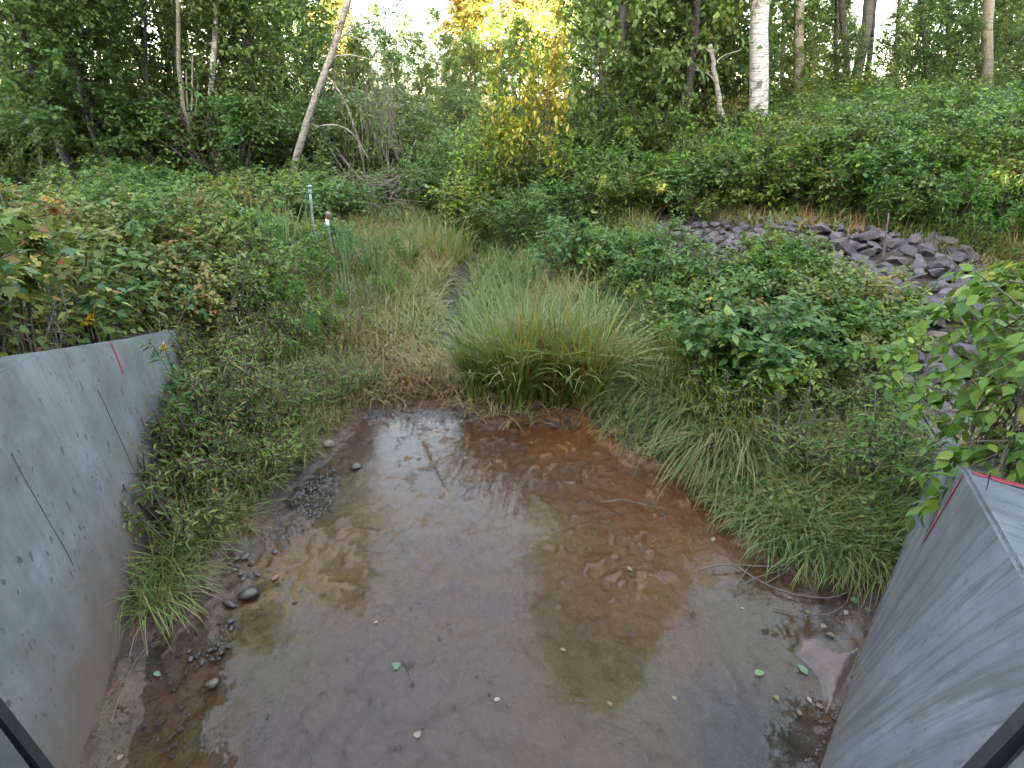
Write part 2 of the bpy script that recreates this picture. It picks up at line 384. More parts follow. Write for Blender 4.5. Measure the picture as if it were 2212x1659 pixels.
def ground(x, y, far=90):
    r = ray(x, y); t = np.concatenate([np.linspace(.8, 14, 700), np.linspace(14, far, 800)[1:]])
    P = r[None, :] * t[:, None] + np.array([0, 0, CAMZ]); h = terr(P[:, 0], P[:, 1]); k = np.nonzero(P[:, 2] < h)[0]
    if len(k) == 0: return P[-1] * [1, 1, 0] + [0, 0, h[-1]]
    p = P[k[0]]; return np.array([p[0], p[1], h[k[0]]])
def surf(x, y):
    q = gz(x, y, .0); return ground(x, y) if sdf(q[0:1], q[1:2], POOL)[0] > .05 else np.array([q[0], q[1], max(float(bedz(q[0:1], q[1:2])[0]), -.02)])
def proj(P):
    P = np.atleast_2d(P); z = P[:, 1] * cp - (P[:, 2] - CAMZ) * sp; v = -(P[:, 1] * sp + (P[:, 2] - CAMZ) * cp)
    zz = np.where(z > .05, z, np.nan)
    return np.stack([CX + F_ * P[:, 0] / zz, CY + F_ * v / zz], -1)

# ground sheet
def axis(lo, hi, dense_lo, dense_hi, step, grow=1.13):
    a = list(np.arange(dense_lo, dense_hi, step)); s = step; x = a[-1]
    while x < hi: s = min(s * grow, 12); x += s; a.append(x)
    s = step; x = a[0]; b = []
    while x > lo: s = min(s * grow, 12); x -= s; b.append(x)
    return np.array(b[::-1] + a)
def grid_mesh(name, xs, ys, zf, mat, smooth=True, keep=None):
    X, Y = np.meshgrid(xs, ys); Z = zf(X.ravel(), Y.ravel()).reshape(X.shape)
    V = np.stack([X, Y, Z], -1).reshape(-1, 3); nx, ny = len(xs), len(ys)
    i = np.arange(ny - 1)[:, None] * nx + np.arange(nx - 1)[None, :]
    Fq = np.stack([i, i + 1, i + nx + 1, i + nx], -1).reshape(-1, 4)
    if keep is not None: 
        cx = V[Fq].mean(1); Fq = Fq[keep(cx[:, 0], cx[:, 1])]
    return mesh_np(name, V, Fq, mat, smooth=smooth)
m, t, out = nmat('soil'); N = NT(t); tc = N.n('ShaderNodeTexCoord'); o = tc.outputs['Object']
n1 = N.noise(o, 1.2, 6, .6); n2 = N.noise(o, 14, 5, .6)
c = N.ramp(n1, [(.3, (.025, .018, .013)), (.5, (.04, .029, .019)), (.7, (.03, .032, .016))])
c = N.mix(n2, c, (.05, .039, .026))
p = N.n('ShaderNodeBsdfPrincipled'); N.l(c, p.inputs['Base Color']); p.inputs['Roughness'].default_value = .95
N.l(N.bump(n2, .8, .03), p.inputs['Normal']); N.l(p.outputs[0], out.inputs[0]); M['soil'] = m
gs = link('ground', grid_mesh('ground', axis(-170, 170, -6.5, 8, .09), axis(-60, 230, .2, 13, .09), terr, M['soil']))
tag(gs, 'brown soil banks and forest floor around the pool', None, None, 'structure')

# pool bed (concrete apron under silt) and the film of water on it
m, t, out = nmat('silt_bed'); N = NT(t); tc = N.n('ShaderNodeTexCoord'); o = tc.outputs['Object']
n1 = N.noise(o, .9, 5, .6, .4); n2 = N.noise(o, 5, 6, .65, .5); n3 = N.noise(o, 28, 4, .6)
c = N.ramp(n1, [(.25, (0.043, 0.031, 0.032)), (.42, (0.065, 0.040, 0.034)), (.55, (0.081, 0.045, 0.023)), (.72, (0.060, 0.040, 0.027))])
def blob(cx, cy, r, soft=.6):
    sb = N.n('ShaderNodeVectorMath', operation='DISTANCE'); N.l(N.mapping(o, (1, 1, 0)), sb.inputs[0]); sb.inputs[1].default_value = (cx, cy, 0)
    dd = N.math('ADD', N.math('DIVIDE', sb.outputs['Value'], r), N.math('MULTIPLY', N.math('SUBTRACT', n2, .5), 1.6))
    return N.ramp(dd, [(1 - soft, (1, 1, 1)), (1.0, (0, 0, 0))])
for (px, py, r, col, a) in [(900, 1600, 1.0, (0.061, 0.041, 0.042), .7), (275, 1600, .22, (0.033, 0.023, 0.018), .9), (300, 1420, .2, (0.035, 0.024, 0.019), .9), (1240, 935, .85, (0.144, 0.057, 0.014), .9), (1430, 1090, 1.1, (0.115, 0.045, 0.016), .8), (1400, 1300, .6, (0.094, 0.042, 0.023), .6),
                            (640, 1270, .45, (0.094, 0.056, 0.015), .8), (600, 1420, .35, (0.066, 0.050, 0.015), .8), (400, 1600, .38, (0.072, 0.045, 0.016), .9),
                            (830, 1090, .5, (0.094, 0.053, 0.018), .6), (1640, 1620, .5, (0.031, 0.030, 0.029), .9), (1620, 1350, .5, (0.055, 0.045, 0.014), .7),
                            (680, 1060, .6, (0.031, 0.029, 0.029), .8), (1180, 1130, .4, (0.083, 0.058, 0.018), .7), (1350, 1480, .5, (0.066, 0.050, 0.018), .6)]:
    q = gz(px, py); c = N.mix(N.math('MULTIPLY', blob(q[0], q[1], r), a), c, col)
c = N.mix(N.ramp(n3, [(.5, (0, 0, 0)), (.8, (.4, .4, .4))]), c, (0.112, 0.087, 0.064))
c = N.mix(N.ramp(n2, [(.2, (.7, .7, .7)), (.42, (0, 0, 0))]), c, (0.026, 0.020, 0.015))
p = N.n('ShaderNodeBsdfPrincipled'); N.l(c, p.inputs['Base Color']); p.inputs['Roughness'].default_value = .48
p.inputs['Specular IOR Level'].default_value = .3
N.l(N.bump(N.math('ADD', N.math('MULTIPLY', n2, 2.0), n3), .8, .014), p.inputs['Normal']); N.l(p.outputs[0], out.inputs[0]); M['silt'] = m
def bedz(X, Y):
    d = sdf(X, Y, POOL)
    rel = (fbm(X * 2.2, Y * 2.2, 4, 5) - .5) * .030 + (fbm(X * 13, Y * 11, 3, 9) - .5) * .052 + (fbm(X * 31, Y * 27, 2, 29) - .5) * .034 * sst(Y, 1.7, 3.2)
    z = -.014 + rel
    mid = np.exp(-(((X + .35) / 1.3) ** 2 + ((Y - 4.0) / 1.1) ** 2)) + .35 * np.exp(-(((X - .9) / .7) ** 2 + ((Y - 3.0) / .8) ** 2)); z = z + mid * (.003 + (fbm(X * 10 + 9, Y * 14, 4, 19) - .5) * .046)
    calm = sst(Y, 2.6, 1.7); z = z - .008 * calm
    q = gz(560, 1200); z += .035 * np.exp(-(((X - q[0]) / .55) ** 2 + ((Y - q[1]) / .5) ** 2))
    z = z + .05 * sst(d, -.16, .12)
    # silt heaped at the feet of the walls
    dw = np.minimum(segdist(X, Y, LW_foot, False), segdist(X, Y, RW_foot, False)); z = z + .022 * sst(dw, .16, .02)
    return z
xs = np.arange(-4.2, 4.6, .022); ys = np.arange(.3, 6.5, .022)
bo = link('streambed', grid_mesh('streambed', xs, ys, bedz, M['silt'], keep=lambda X, Y: sdf(X, Y, POOL) < .22))
tag(bo, 'rust brown silty bed of the shallow pool', None, None, 'structure')
m, t, out = nmat('water'); N = NT(t); tc = N.n('ShaderNodeTexCoord'); o = tc.outputs['Object']
wv = N.noise(N.mapping(o, (1, 1.6, 1)), 9, 3, .5); wv2 = N.noise(o, 60, 2, .5); msk = N.noise(o, .8, 3, .5)
flow = N.math('MULTIPLY', N.ramp(msk, [(.42, (.06, .06, .06)), (.62, (1, 1, 1))]), N.math('ADD', wv, N.math('MULTIPLY', wv2, .25)))
bmp = N.bump(flow, .32, .006)
gl = N.n('ShaderNodeBsdfGlossy'); gl.inputs['Roughness'].default_value = .012; N.l(bmp, gl.inputs['Normal'])
trn = N.n('ShaderNodeBsdfTransparent'); trn.inputs[0].default_value = (.93, .88, .82, 1)
fr = N.n('ShaderNodeFresnel'); fr.inputs['IOR'].default_value = 1.35; N.l(bmp, fr.inputs['Normal'])
ms = N.n('ShaderNodeMixShader'); N.l(fr.outputs[0], ms.inputs[0]); N.l(trn.outputs[0], ms.inputs[1]); N.l(gl.outputs[0], ms.inputs[2])
N.l(ms.outputs[0], out.inputs[0]); M['water'] = m
wo_ = link('water', grid_mesh('water', np.arange(-4.2, 4.6, .12), np.arange(.3, 6.5, .12), lambda X, Y: 0 * X, M['water'], keep=lambda X, Y: sdf(X, Y, POOL) < .12))
tag(wo_, 'thin sheet of still water lying over the silt', None, None, 'structure')
# trickle of open water in the brook
bw = link('brook_water', grid_mesh('brook_water', np.arange(-1.1, -.62, .02), np.arange(6.62, 7.3, .02), lambda X, Y: bed(Y) + .004, M['water'], keep=lambda X, Y: wet(X, Y) + (fbm(X * 14, Y * 14, 2, 5) - .5) * .12 < .0))
tag(bw, 'small glinting pool of brook water between grasses', None, None, 'structure')
# dry silt bar beside the right wall
def flat_shape(pts, z0, th, name, mat, sub=0.05, seed=1):
    bm = bmesh.new(); vs = [bm.verts.new((x, y, z0)) for x, y in pts]; f = bm.faces.new(vs)
    r = bmesh.ops.extrude_face_region(bm, geom=[f]); 
    for v in r['geom']:
        if isinstance(v, bmesh.types.BMVert): v.co.z += th
    bmesh.ops.recalc_face_normals(bm, faces=bm.faces[:]); me = bpy.data.meshes.new(name); bm.to_mesh(me); bm.free(); me.materials.append(mat); return me
bar = [(1738, 1378), (1762, 1380), (1785, 1398), (1808, 1408), (1835, 1402), (1850, 1392), (1862, 1396), (1838, 1450), (1815, 1500), (1790, 1530), (1788, 1490), (1778, 1455), (1755, 1430), (1730, 1408)]
bp = []
rg = random.Random(4)
for i in range(len(bar)):
    a, b = bar[i], bar[(i + 1) % len(bar)]
    for k in range(4):
        t_ = k / 4; q = gz(a[0] + (b[0] - a[0]) * t_ + rg.uniform(-2, 2), a[1] + (b[1] - a[1]) * t_ + rg.uniform(-2, 2), .022); bp.append((q[0], q[1]))
M['dry_silt'] = simple('damp_pale_silt', (.165, .115, .108), .85, (.12, .083, .078), 14, .3)
bp = np.array(bp)
def barz(X, Y):
    d = sdf(X, Y, bp); return -.01 + .055 * sst(-d, -.012, .05) + (fbm(X * 25, Y * 25, 3, 3) - .5) * .006 * sst(-d, 0, .03)
tag(link('silt', grid_mesh('silt', np.arange(bp[:, 0].min() - .05, bp[:, 0].max() + .05, .008), np.arange(bp[:, 1].min() - .05, bp[:, 1].max() + .05, .008), barz, M['dry_silt'], keep=lambda X, Y: sdf(X, Y, bp) < .02)), 'pale pinkish bar of drying silt against the right wall', None, None, 'stuff')

# ------------------------------------------------------------------ wing walls
def wall_mesh(name, foot, top, side, th, mat, zlow=-.25):
    """side=+1: the outer side lies toward +x; the face toward the pool is a fine ruled grid"""
    foot = np.asarray(foot, float); top = np.asarray(top, float); n0 = len(foot)
    t_ = np.unique(np.concatenate([np.linspace(0, n0 - 1, 37), np.arange(n0)])); ix = np.arange(n0)
    f2 = np.stack([np.interp(t_, ix, foot[:, k]) for k in range(2)], -1); t3 = np.stack([np.interp(t_, ix, top[:, k]) for k in range(3)], -1)
    n = len(t_); rows = 9; V = []; L = rows + 2
    for i in range(n):
        a = t3[max(i - 1, 0)][:2]; b = t3[min(i + 1, n - 1)][:2]; d = norm(b - a); nrm = np.array([d[1], -d[0], 0]) * side
        f = np.array([*f2[i], 0.0]); sl = (t3[i] - f) / t3[i][2]; lo = f + sl * zlow
        for r_ in range(rows): V.append(lo + (t3[i] - lo) * r_ / (rows - 1))
        V.append(t3[i] + nrm * th); V.append(lo + nrm * th * 1.1)
    Fq = []
    for i in range(n - 1):
        for k in range(L): Fq.append([L * i + k, L * i + (k + 1) % L, L * i + L + (k + 1) % L, L * i + L + k])
    Fq += [list(range(L))[::-1], [L * (n - 1) + k for k in range(L)]]
    me = bpy.data.meshes.new(name); me.from_pydata([tuple(v) for v in V], [], Fq); me.materials.append(mat)
    bm = bmesh.new(); bm.from_mesh(me); bmesh.ops.recalc_face_normals(bm, faces=bm.faces[:])
    es = [e for e in bm.edges if len(e.link_faces) == 2 and e.calc_face_angle(0) > .6 and max(e.verts[0].co.z, e.verts[1].co.z) > .1]
    bmesh.ops.bevel(bm, geom=es, offset=.016, segments=2, affect='EDGES')
    uvl = bm.loops.layers.uv.new('UVMap'); S0 = foot[0]; d = norm(foot[-1] - S0)
    for f in bm.faces:
        f.smooth = False
        for l in f.loops:
            co = l.vert.co; s_ = (co.x - S0[0]) * d[0] + (co.y - S0[1]) * d[1]
            if abs(f.normal.z) > .6: l[uvl].uv = (s_, 2 + ((co.x - S0[0]) * d[1] - (co.y - S0[1]) * d[0]))
            else: l[uvl].uv = (s_, co.z)
    bm.to_mesh(me); bm.free(); return me
lw = empty('wing_wall', (0, 0, 0), 'pale pitted concrete wing wall left of the pool, bushes crowding its top', 'wall')
link('panel', wall_mesh('left_panel', LW_foot, LW_top, -1, .15, M['conc_left']), lw)
rw = empty('wing_wall', (0, 0, 0), 'streaked grey concrete wing wall right of the pool, sapling leaning over it', 'wall')
link('panel', wall_mesh('right_panel', RW_foot, RW_top, 1, .30, M['conc_right']), rw)
# culvert walls nearest the camera and the black joint filler
def bar_on(a, b, wdt, th, nrm, mat, name, parent, ua=None):
    a, b = np.array(a, float), np.array(b, float); nrm = norm(np.array(nrm, float)); d = norm(b - a); s_ = norm(np.cross(d, nrm)) * wdt / 2
    V = [a - s_, a + s_, b + s_, b - s_]; V = [v - nrm * .01 for v in V] + [v + nrm * th for v in V]
    me = bpy.data.meshes.new(name); me.from_pydata([tuple(v) for v in V], [], [(0, 1, 2, 3)[::-1], (4, 5, 6, 7), (0, 1, 5, 4), (1, 2, 6, 5), (2, 3, 7, 6), (3, 0, 4, 7)])
    me.materials.append(mat); return link(name, me, parent)
def culvert(xf, xt, y1, h, side, label, mat):
    e = empty('culvert_wall', (0, 0, 0), label, 'wall')
    foot = np.array([(xf, -1.0), (xf, y1 - .03)]); top = np.array([(xt, -1.0, h), (xt, y1 - .03 + (.45 if side > 0 else 0), h)])
    link('panel', wall_mesh('culvert_panel', foot, top, side, .3, mat), e); return e
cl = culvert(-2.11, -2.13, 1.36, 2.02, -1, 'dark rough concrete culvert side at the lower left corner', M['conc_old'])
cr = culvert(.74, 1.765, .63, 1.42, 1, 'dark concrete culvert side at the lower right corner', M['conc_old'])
bar_on((-2.135, 1.375, -.02), (-2.195, 1.355, 1.99), .055, .02, (.94, .33, 0), M['rubber'], 'joint_filler', lw)
bar_on((.772, .642, -.02), (1.797, 1.096, 1.41), .05, .03, (-.72, .40, .55), M['rubber'], 'joint_filler', rw)
# red paint marks follow the walls
def on_left(s_, h):   # s_ 0..1 along the wall
    i = min(int(s_ * 3), 2); f = s_ * 3 - i; ft = LW_foot[i] * (1 - f) + LW_foot[i + 1] * f; tp = LW_top[i] * (1 - f) + LW_top[i + 1] * f
    k = h / tp[2]; return np.array([ft[0] + (tp[0] - ft[0]) * k, ft[1] + (tp[1] - ft[1]) * k, h]), tp[2]
def on_right(s_, h):
    i = min(int(s_ * 3), 2); f = s_ * 3 - i; ft = RW_foot[i] * (1 - f) + RW_foot[i + 1] * f; tp = RW_top[i] * (1 - f) + RW_top[i + 1] * f
    k = h / tp[2]; return np.array([ft[0] + (tp[0] - ft[0]) * k, ft[1] + (tp[1] - ft[1]) * k, h]), tp[2]
def paint_strip(pts, nrm, wd, name, parent, seed=0, mat='paint_red'):
    rr = random.Random(seed); pts = np.array(pts); nrm = norm(np.array(nrm, float)); P = smooth_path(pts, 14); V = []
    d = np.gradient(P, axis=0)
    for k in range(len(P)):
        s_ = norm(np.cross(norm(d[k]), nrm)) * wd * rr.uniform(.6, 1.15) / 2
        V += [P[k] - s_, P[k] + s_]
    V = np.array(V); V = np.concatenate([V + nrm * .0005, V + nrm * .0035]); m_ = len(P) * 2; Fq = []
    for k in range(len(P) - 1):
        a = 2 * k; Fq += [[a + m_, a + 1 + m_, a + 3 + m_, a + 2 + m_], [a, a + 2, a + 3, a + 1], [a, a + m_, a + 2 + m_, a + 2], [a + 1, a + 3, a + 3 + m_, a + 1 + m_]]
    return link(name, mesh_np(name, V, np.array(Fq), M[mat]), parent)
def find_left(x):    # parameter of the wall whose top is at sketch column x
    best = min(np.linspace(0, 1, 400), key=lambda s_: abs(proj(np.array([on_left(s_, on_left(s_, 1)[1])[0]]))[0][0] - x)); return best
s1 = find_left(238); hT = on_left(s1, 1)[1]
paint_strip([on_left(s1, hT - .005)[0], on_left(s1 + .002, hT - .12)[0], on_left(s1 - .001, hT - .27)[0]], (.94, .33, 0), .030, 'paint_mark', lw, 1)
s2 = find_left(430); hT = on_left(s2, 1)[1]
paint_strip([on_left(s2, hT - .005)[0], on_left(s2, hT - .18)[0]], (.94, .33, 0), .025, 'paint_mark', lw, 2)
paint_strip([on_right(.660, 1.41)[0], on_right(.658, 1.2)[0], on_right(.655, .92)[0]], (-.76, .64, .0), .022, 'paint_mark', rw, 3)
for k_, (xa, ya, xb, yb, h0_, h1_) in enumerate([(.20, 0, .20, 0, .75, 1.5), (.44, 0, .44, 0, .35, 1.3)]):
    q_ = random.Random(k_); hh_ = np.linspace(h1_, h0_, 13); paint_strip([on_left(xa + q_.uniform(-.0022, .0022), h_)[0] for h_ in hh_], (.94, .33, 0), .007, 'seam', lw, 20 + k_, 'seam')
cr_ = RW_top[2]; nr = np.array([.78, -.55, 0])
paint_strip([cr_ + nr * .03 + [0, 0, .002], cr_ + nr * .26 + [0, 0, .002]], (0, 0, 1), .045, 'paint_mark', rw, 4)

# ------------------------------------------------------------------ foliage kit
TPL = {}
def tpl(name, pts, tris): TPL[name] = (np.array(pts, float), np.array(tris))
# x across, y along, z up; unit length
tpl('simple', [(0, 0, 0), (-.32, .45, .07), (0, 1, -.08), (.32, .45, .07)], [(0, 2, 1), (0, 3, 2)])
tpl('narrow', [(0, 0, 0), (-.13, .4, .04), (0, 1, -.15), (.13, .4, .04)], [(0, 2, 1), (0, 3, 2)])
tpl('ovate', [(0, 0, 0), (-.24, .18, .05), (-.33, .45, .06), (-.18, .78, .0), (0, 1.05, -.12), (.18, .78, .0), (.33, .45, .06), (.24, .18, .05), (0, .45, -.02)],
    [(0, 8, 1), (1, 8, 2), (2, 8, 3), (3, 8, 4), (4, 8, 5), (5, 8, 6), (6, 8, 7), (7, 8, 0)])
tpl('lobed', [(0, 0, 0), (-.30, .02, .0), (-.46, .38, .02), (-.26, .42, .04), (-.30, .72, -.03), (-.13, .68, .02), (0, 1.05, -.12), (.13, .68, .02), (.30, .72, -.03), (.26, .42, .04), (.46, .38, .02), (.30, .02, 0), (0, .4, -.02)],
    [(0, 12, 1), (1, 12, 2), (2, 12, 3), (3, 12, 4), (4, 12, 5), (5, 12, 6), (6, 12, 7), (7, 12, 8), (8, 12, 9), (9, 12, 10), (10, 12, 11), (11, 12, 0)])
def place_leaves(t_, P, D, Nn, Sz, tint):
    V0, T0 = TPL[t_]; D = norm(D); X = norm(np.cross(D, Nn)); Z = np.cross(X, D)
    V = P[:, None, :] + Sz[:, None, None] * (V0[None, :, 0, None] * X[:, None, :] + V0[None, :, 1, None] * D[:, None, :] + V0[None, :, 2, None] * Z[:, None, :])
    n, k = len(P), len(V0); Fc = T0[None, :, :] + (np.arange(n) * k)[:, None, None]
    return V.reshape(-1, 3), Fc.reshape(-1, 3), np.repeat(tint, len(T0))
def twig_leaves(rng, B, Dv, Ln, nl, size, spread=.8, droop=.25, flat=.35, jit=.35):
    """B,Dv,Ln: twig bases, directions, lengths. nl leaves each"""
    n = len(B); s = (np.arange(nl)[None, :] + rng.random((n, nl))) / nl
    pos = B[:, None, :] + Dv[:, None, :] * (s * Ln[:, None])[..., None]; pos[..., 2] -= droop * (s ** 2) * Ln[:, None]
    side = norm(np.cross(Dv, [0, 0, 1.0]) + 1e-3); sg = np.where(np.arange(nl) % 2 == 0, 1, -1)[None, :, None]
    D = Dv[:, None, :] * .5 + side[:, None, :] * sg * spread + rng.normal(0, jit, (n, nl, 3)); D[..., 2] -= droop
    Nn = np.zeros((n, nl, 3)); Nn[..., 2] = 1; Nn += rng.normal(0, flat, (n, nl, 3))
    sz = size * rng.uniform(.6, 1.25, (n, nl))
    return pos.reshape(-1, 3), D.reshape(-1, 3), Nn.reshape(-1, 3), sz.ravel()
def shrub_arrays(rng, H, Rr, stems, tps, nl, size, twl=.35, low=.25, droop=.25, flat=.35, arch=.5, asym=0):
    tubes, B, Dv, Ln = [], [], [], []
    for i in range(stems):
        a = i * 2.4 + rng.uniform(-.4, .4); rr = Rr * math.sqrt(rng.uniform(.05, 1)); h = H * rng.uniform(.6, 1.0) * (1 - .35 * (rr / Rr) ** 2)
        base = np.array([math.cos(a), math.sin(a), 0]) * rr * .25; end = np.array([math.cos(a) * rr, math.sin(a) * rr, h])
        ctl = np.array([math.cos(a) * rr * (1 - arch), math.sin(a) * rr * (1 - arch), h * (.7 + .5 * arch)])
        P = bez(base, ctl, end, 7); tubes.append(tube(P, np.linspace(.012, .004, 7) * (.5 + H * .4), 5))
        t_ = low + (1 - low) * rng.random(tps); idx = t_ * 6; k = np.minimum(idx.astype(int), 5); f = (idx - k)[:, None]
        b = P[k] * (1 - f) + P[k + 1] * f; rad = norm(b * [1, 1, 0] + rng.normal(0, .05, b.shape))
        d = rad * .7 + np.array([0, 0, .45]) + rng.normal(0, .5, b.shape)
        B.append(b); Dv.append(norm(d)); Ln.append(twl * rng.uniform(.5, 1.2, tps))
    B, Dv, Ln = np.concatenate(B), np.concatenate(Dv), np.concatenate(Ln)
    for j in range(0, len(B), max(1, len(B) // 40)):
        tubes.append(tube(np.array([B[j], B[j] + Dv[j] * Ln[j] * .5, B[j] + Dv[j] * Ln[j]]), .003, 4))
    return tubes, twig_leaves(rng, B, Dv, Ln, nl, size, droop=droop, flat=flat)
def patch_tint(rng, P, sc=1.2, w=.6):
    v = fbm(P[:, 0] * sc + 31 + P[:, 2] * .7, P[:, 1] * sc + 7 - P[:, 2], 3, int(rng.integers(99)))
    return np.clip((v - .5) * w * 1.6 + .5 * (1 - 0) + rng.normal(0, .17, len(P)) - .05, 0, 1)
def shrub_meshes(name, seed, H, Rr, stems, tps, nl, size, mat, t_='simple', **kw):
    rng = np.random.default_rng(seed); tb, (P, D, Nn, s_) = shrub_arrays(rng, H, Rr, stems, tps, nl, size, **kw)
    k = P[:, 2] > .02; P, D, Nn, s_ = P[k], D[k], Nn[k], s_[k]
    V, Fc, T = place_leaves(t_, P, D, Nn, s_, patch_tint(rng, P))
    V2, F2, T2 = merge(tb)
    return mesh_np(name + '_foliage', V, Fc, mat, T), mesh_np(name + '_stems', V2, F2, M['twig'], T2)
def tree_arrays(rng, H, z0, Rr, limbs, tpl_, nl, size, r0, path=None, shape=1.0, twl=.7):
    if path is None:
        zz = np.linspace(0, H, 14); wx = np.cumsum(rng.normal(0, .05 * H / 14, 14)); wy = np.cumsum(rng.normal(0, .05 * H / 14, 14)); path = np.stack([wx - wx[0], wy - wy[0], zz], -1)
    rad = r0 * (1 - .88 * np.linspace(0, 1, len(path)) ** 1.1)
    trunk = tube(path, rad, 9); tubes, B, Dv, Ln = [], [], [], []
    zp = path[:, 2]
    for i in range(limbs):
        f = ((i + rng.random()) / limbs); z = z0 + (H - z0) * f ** .9; b = np.array([np.interp(z, zp, path[:, k]) for k in range(3)])
        prof = (math.sin(min(1, (f * .85 + .15)) * PI) ** .6) * shape + (1 - shape) * (1 - f * .6)
        L = Rr * max(.25, prof) * rng.uniform(.7, 1.15); a = i * 2.39 + rng.uniform(-.5, .5); up = rng.uniform(.15, .75)
        d = norm(np.array([math.cos(a), math.sin(a), up])); e = b + d * L; c_ = b + d * L * .5 + np.array([0, 0, L * .12])
        P = bez(b, c_, e, 5); tubes.append(tube(P, np.linspace(.03, .008, 5) * (L / 2) * .7 + .003, 4))
        n = tpl_; t_ = .25 + .75 * rng.random(n); idx = t_ * 4; k = np.minimum(idx.astype(int), 3); ff = (idx - k)[:, None]
        bb = P[k] * (1 - ff) + P[k + 1] * ff; B.append(bb); Dv.append(norm(d * .5 + rng.normal(0, .6, (n, 3)))); Ln.append(twl * rng.uniform(.5, 1.3, n))
    return trunk, tubes, twig_leaves(rng, np.concatenate(B), np.concatenate(Dv), np.concatenate(Ln), nl, size, droop=.3, flat=.6)
def tree_meshes(name, seed, mat, **kw):
    rng = np.random.default_rng(seed); tr, tb, (P, D, Nn, s_) = tree_arrays(rng, **kw)
    k = P[:, 2] > .1; P, D, Nn, s_ = P[k], D[k], Nn[k], s_[k]
    V, Fc, T = place_leaves('simple', P, D, Nn, s_, patch_tint(rng, P, .7))
    V2, F2, T2 = merge(tb) 
    return mesh_np(name + '_trunk', *tr[:2], M['bark'], smooth=True), mesh_np(name + '_limbs', V2, F2, M['bark'], T2), mesh_np(name + '_crown', V, Fc, mat, T)
def blades(rng, P, L, W, lean, droop, seg=4, az=None, azs=.0, tint=None):
    n = len(P); a = rng.random(n) * 2 * PI if az is None else az + rng.normal(0, azs, n)
    o_ = np.stack([np.cos(a), np.sin(a), 0 * a], -1); side = np.stack([-np.sin(a), np.cos(a), 0 * a], -1)
    tw = rng.normal(0, .5, n); side = norm(side * np.cos(tw)[:, None] + o_ * np.sin(tw)[:, None])
    s = np.linspace(0, 1, seg + 1); ln = lean * rng.uniform(.4, 1.6, n); dr = droop * rng.uniform(.15, 2.0, n)
    # tangent angle from vertical grows along the blade
    th = ln[:, None] + dr[:, None] * (s[None, :] ** 1.3) ; ds = L[:, None] / seg
    hx = np.cumsum(np.sin(th) * ds, 1) - np.sin(th[:, :1]) * ds; hz = np.cumsum(np.cos(th) * ds, 1) - np.cos(th[:, :1]) * ds
    c_ = P[:, None, :] + o_[:, None, :] * hx[..., None]; c_[..., 2] += hz
    wd = W[:, None] * (np.array([.7, 1, .85, .55, .04]) if seg == 4 else np.interp(s, [0, .3, .7, 1], [.7, 1, .6, .04]))[None, :]
    A = c_ - side[:, None, :] * wd[..., None] / 2; B = c_ + side[:, None, :] * wd[..., None] / 2
    V = np.stack([A, B], 2).reshape(n, -1, 3); k = 2 * (seg + 1)
    q = np.array([[2 * i, 2 * i + 1, 2 * i + 3, 2 * i + 2] for i in range(seg)]); Fc = q[None] + (np.arange(n) * k)[:, None, None]
    T = rng.random(n) if tint is None else tint
    return V.reshape(-1, 3), Fc.reshape(-1, 4), np.repeat(T, seg)

def scatter_px(rng, n, poly):
    """points of the ground seen inside a sketch outline"""
    poly = np.array(poly, float); out_ = []
    lo, hi = poly.min(0), poly.max(0)
    while len(out_) < n:
        q = rng.uniform(lo, hi, (64, 2)); k = inpoly(q[:, 0], q[:, 1], poly)
        for x, y in q[k]: out_.append(ground(x, y))
    return np.array(out_[:n])
def region_xy(rng, n, poly_px, xr, yr, znear=True, falloff=0):
    """uniform in plan, kept where the ground shows inside the sketch outline"""
    poly = np.array(poly_px, float); res = np.zeros((0, 3))
    for _ in range(60):
        X = rng.uniform(*xr, 6000); Y = rng.uniform(*yr, 6000); Z = terr(X, Y); q = proj(np.stack([X, Y, Z], -1))
        k = np.isfinite(q[:, 0]) & inpoly(np.nan_to_num(q[:, 0]), np.nan_to_num(q[:, 1]), poly) & (wet(X, Y) > -.04)
        res = np.concatenate([res, np.stack([X, Y, Z], -1)[k]])
        if len(res) >= n: break
    return res[:n]
#==MARK_SETTING_END
# ------------------------------------------------------------------ forest: prototypes
PROTO = {}
CROWN = [(0.0, (0.040, 0.081, 0.022)), (.4, (0.080, 0.146, 0.034)), (.75, (0.125, 0.189, 0.044)), (.95, (0.160, 0.205, 0.049)), (1.0, (0.251, 0.205, 0.049))]
M['leaf_crown'] = leaf_mat('leaf_crown', CROWN, trans=.42)
PROTO['young'] = [tree_meshes('young%d' % k, 100 + k, M['leaf_crown'], H=8.5, z0=.6, Rr=2.0, limbs=50, tpl_=16, nl=14, size=.145, r0=.075, shape=.6) for k in range(4)]
PROTO['big'] = [tree_meshes('big%d' % k, 150 + k, M['leaf_crown'], H=17, z0=1.2, Rr=3.1, limbs=95, tpl_=18, nl=13, size=.17, r0=.13, shape=.75, twl=.9) for k in range(2)]
PROTO['tall'] = [tree_meshes('tall%d' % k, 200 + k, M['leaf_crown'], H=15, z0=5.5, Rr=2.4, limbs=40, tpl_=14, nl=12, size=.14, r0=.15, shape=1.0) for k in range(3)]
def put_tree(kind, i, x, y, s, rz, label, group=None, cat='tree', sz=None, mats=None, name='tree'):
    t_, l_, c_ = PROTO[kind][i % len(PROTO[kind])]
    e = empty(name, (x, y, tz(x, y) - .05), label, cat, group, rz); e.scale = (s, s, sz or s)
    link('trunk', t_, e); link('limbs', l_, e); link('crown', c_, e)
    return e
rs = np.random.default_rng(7)
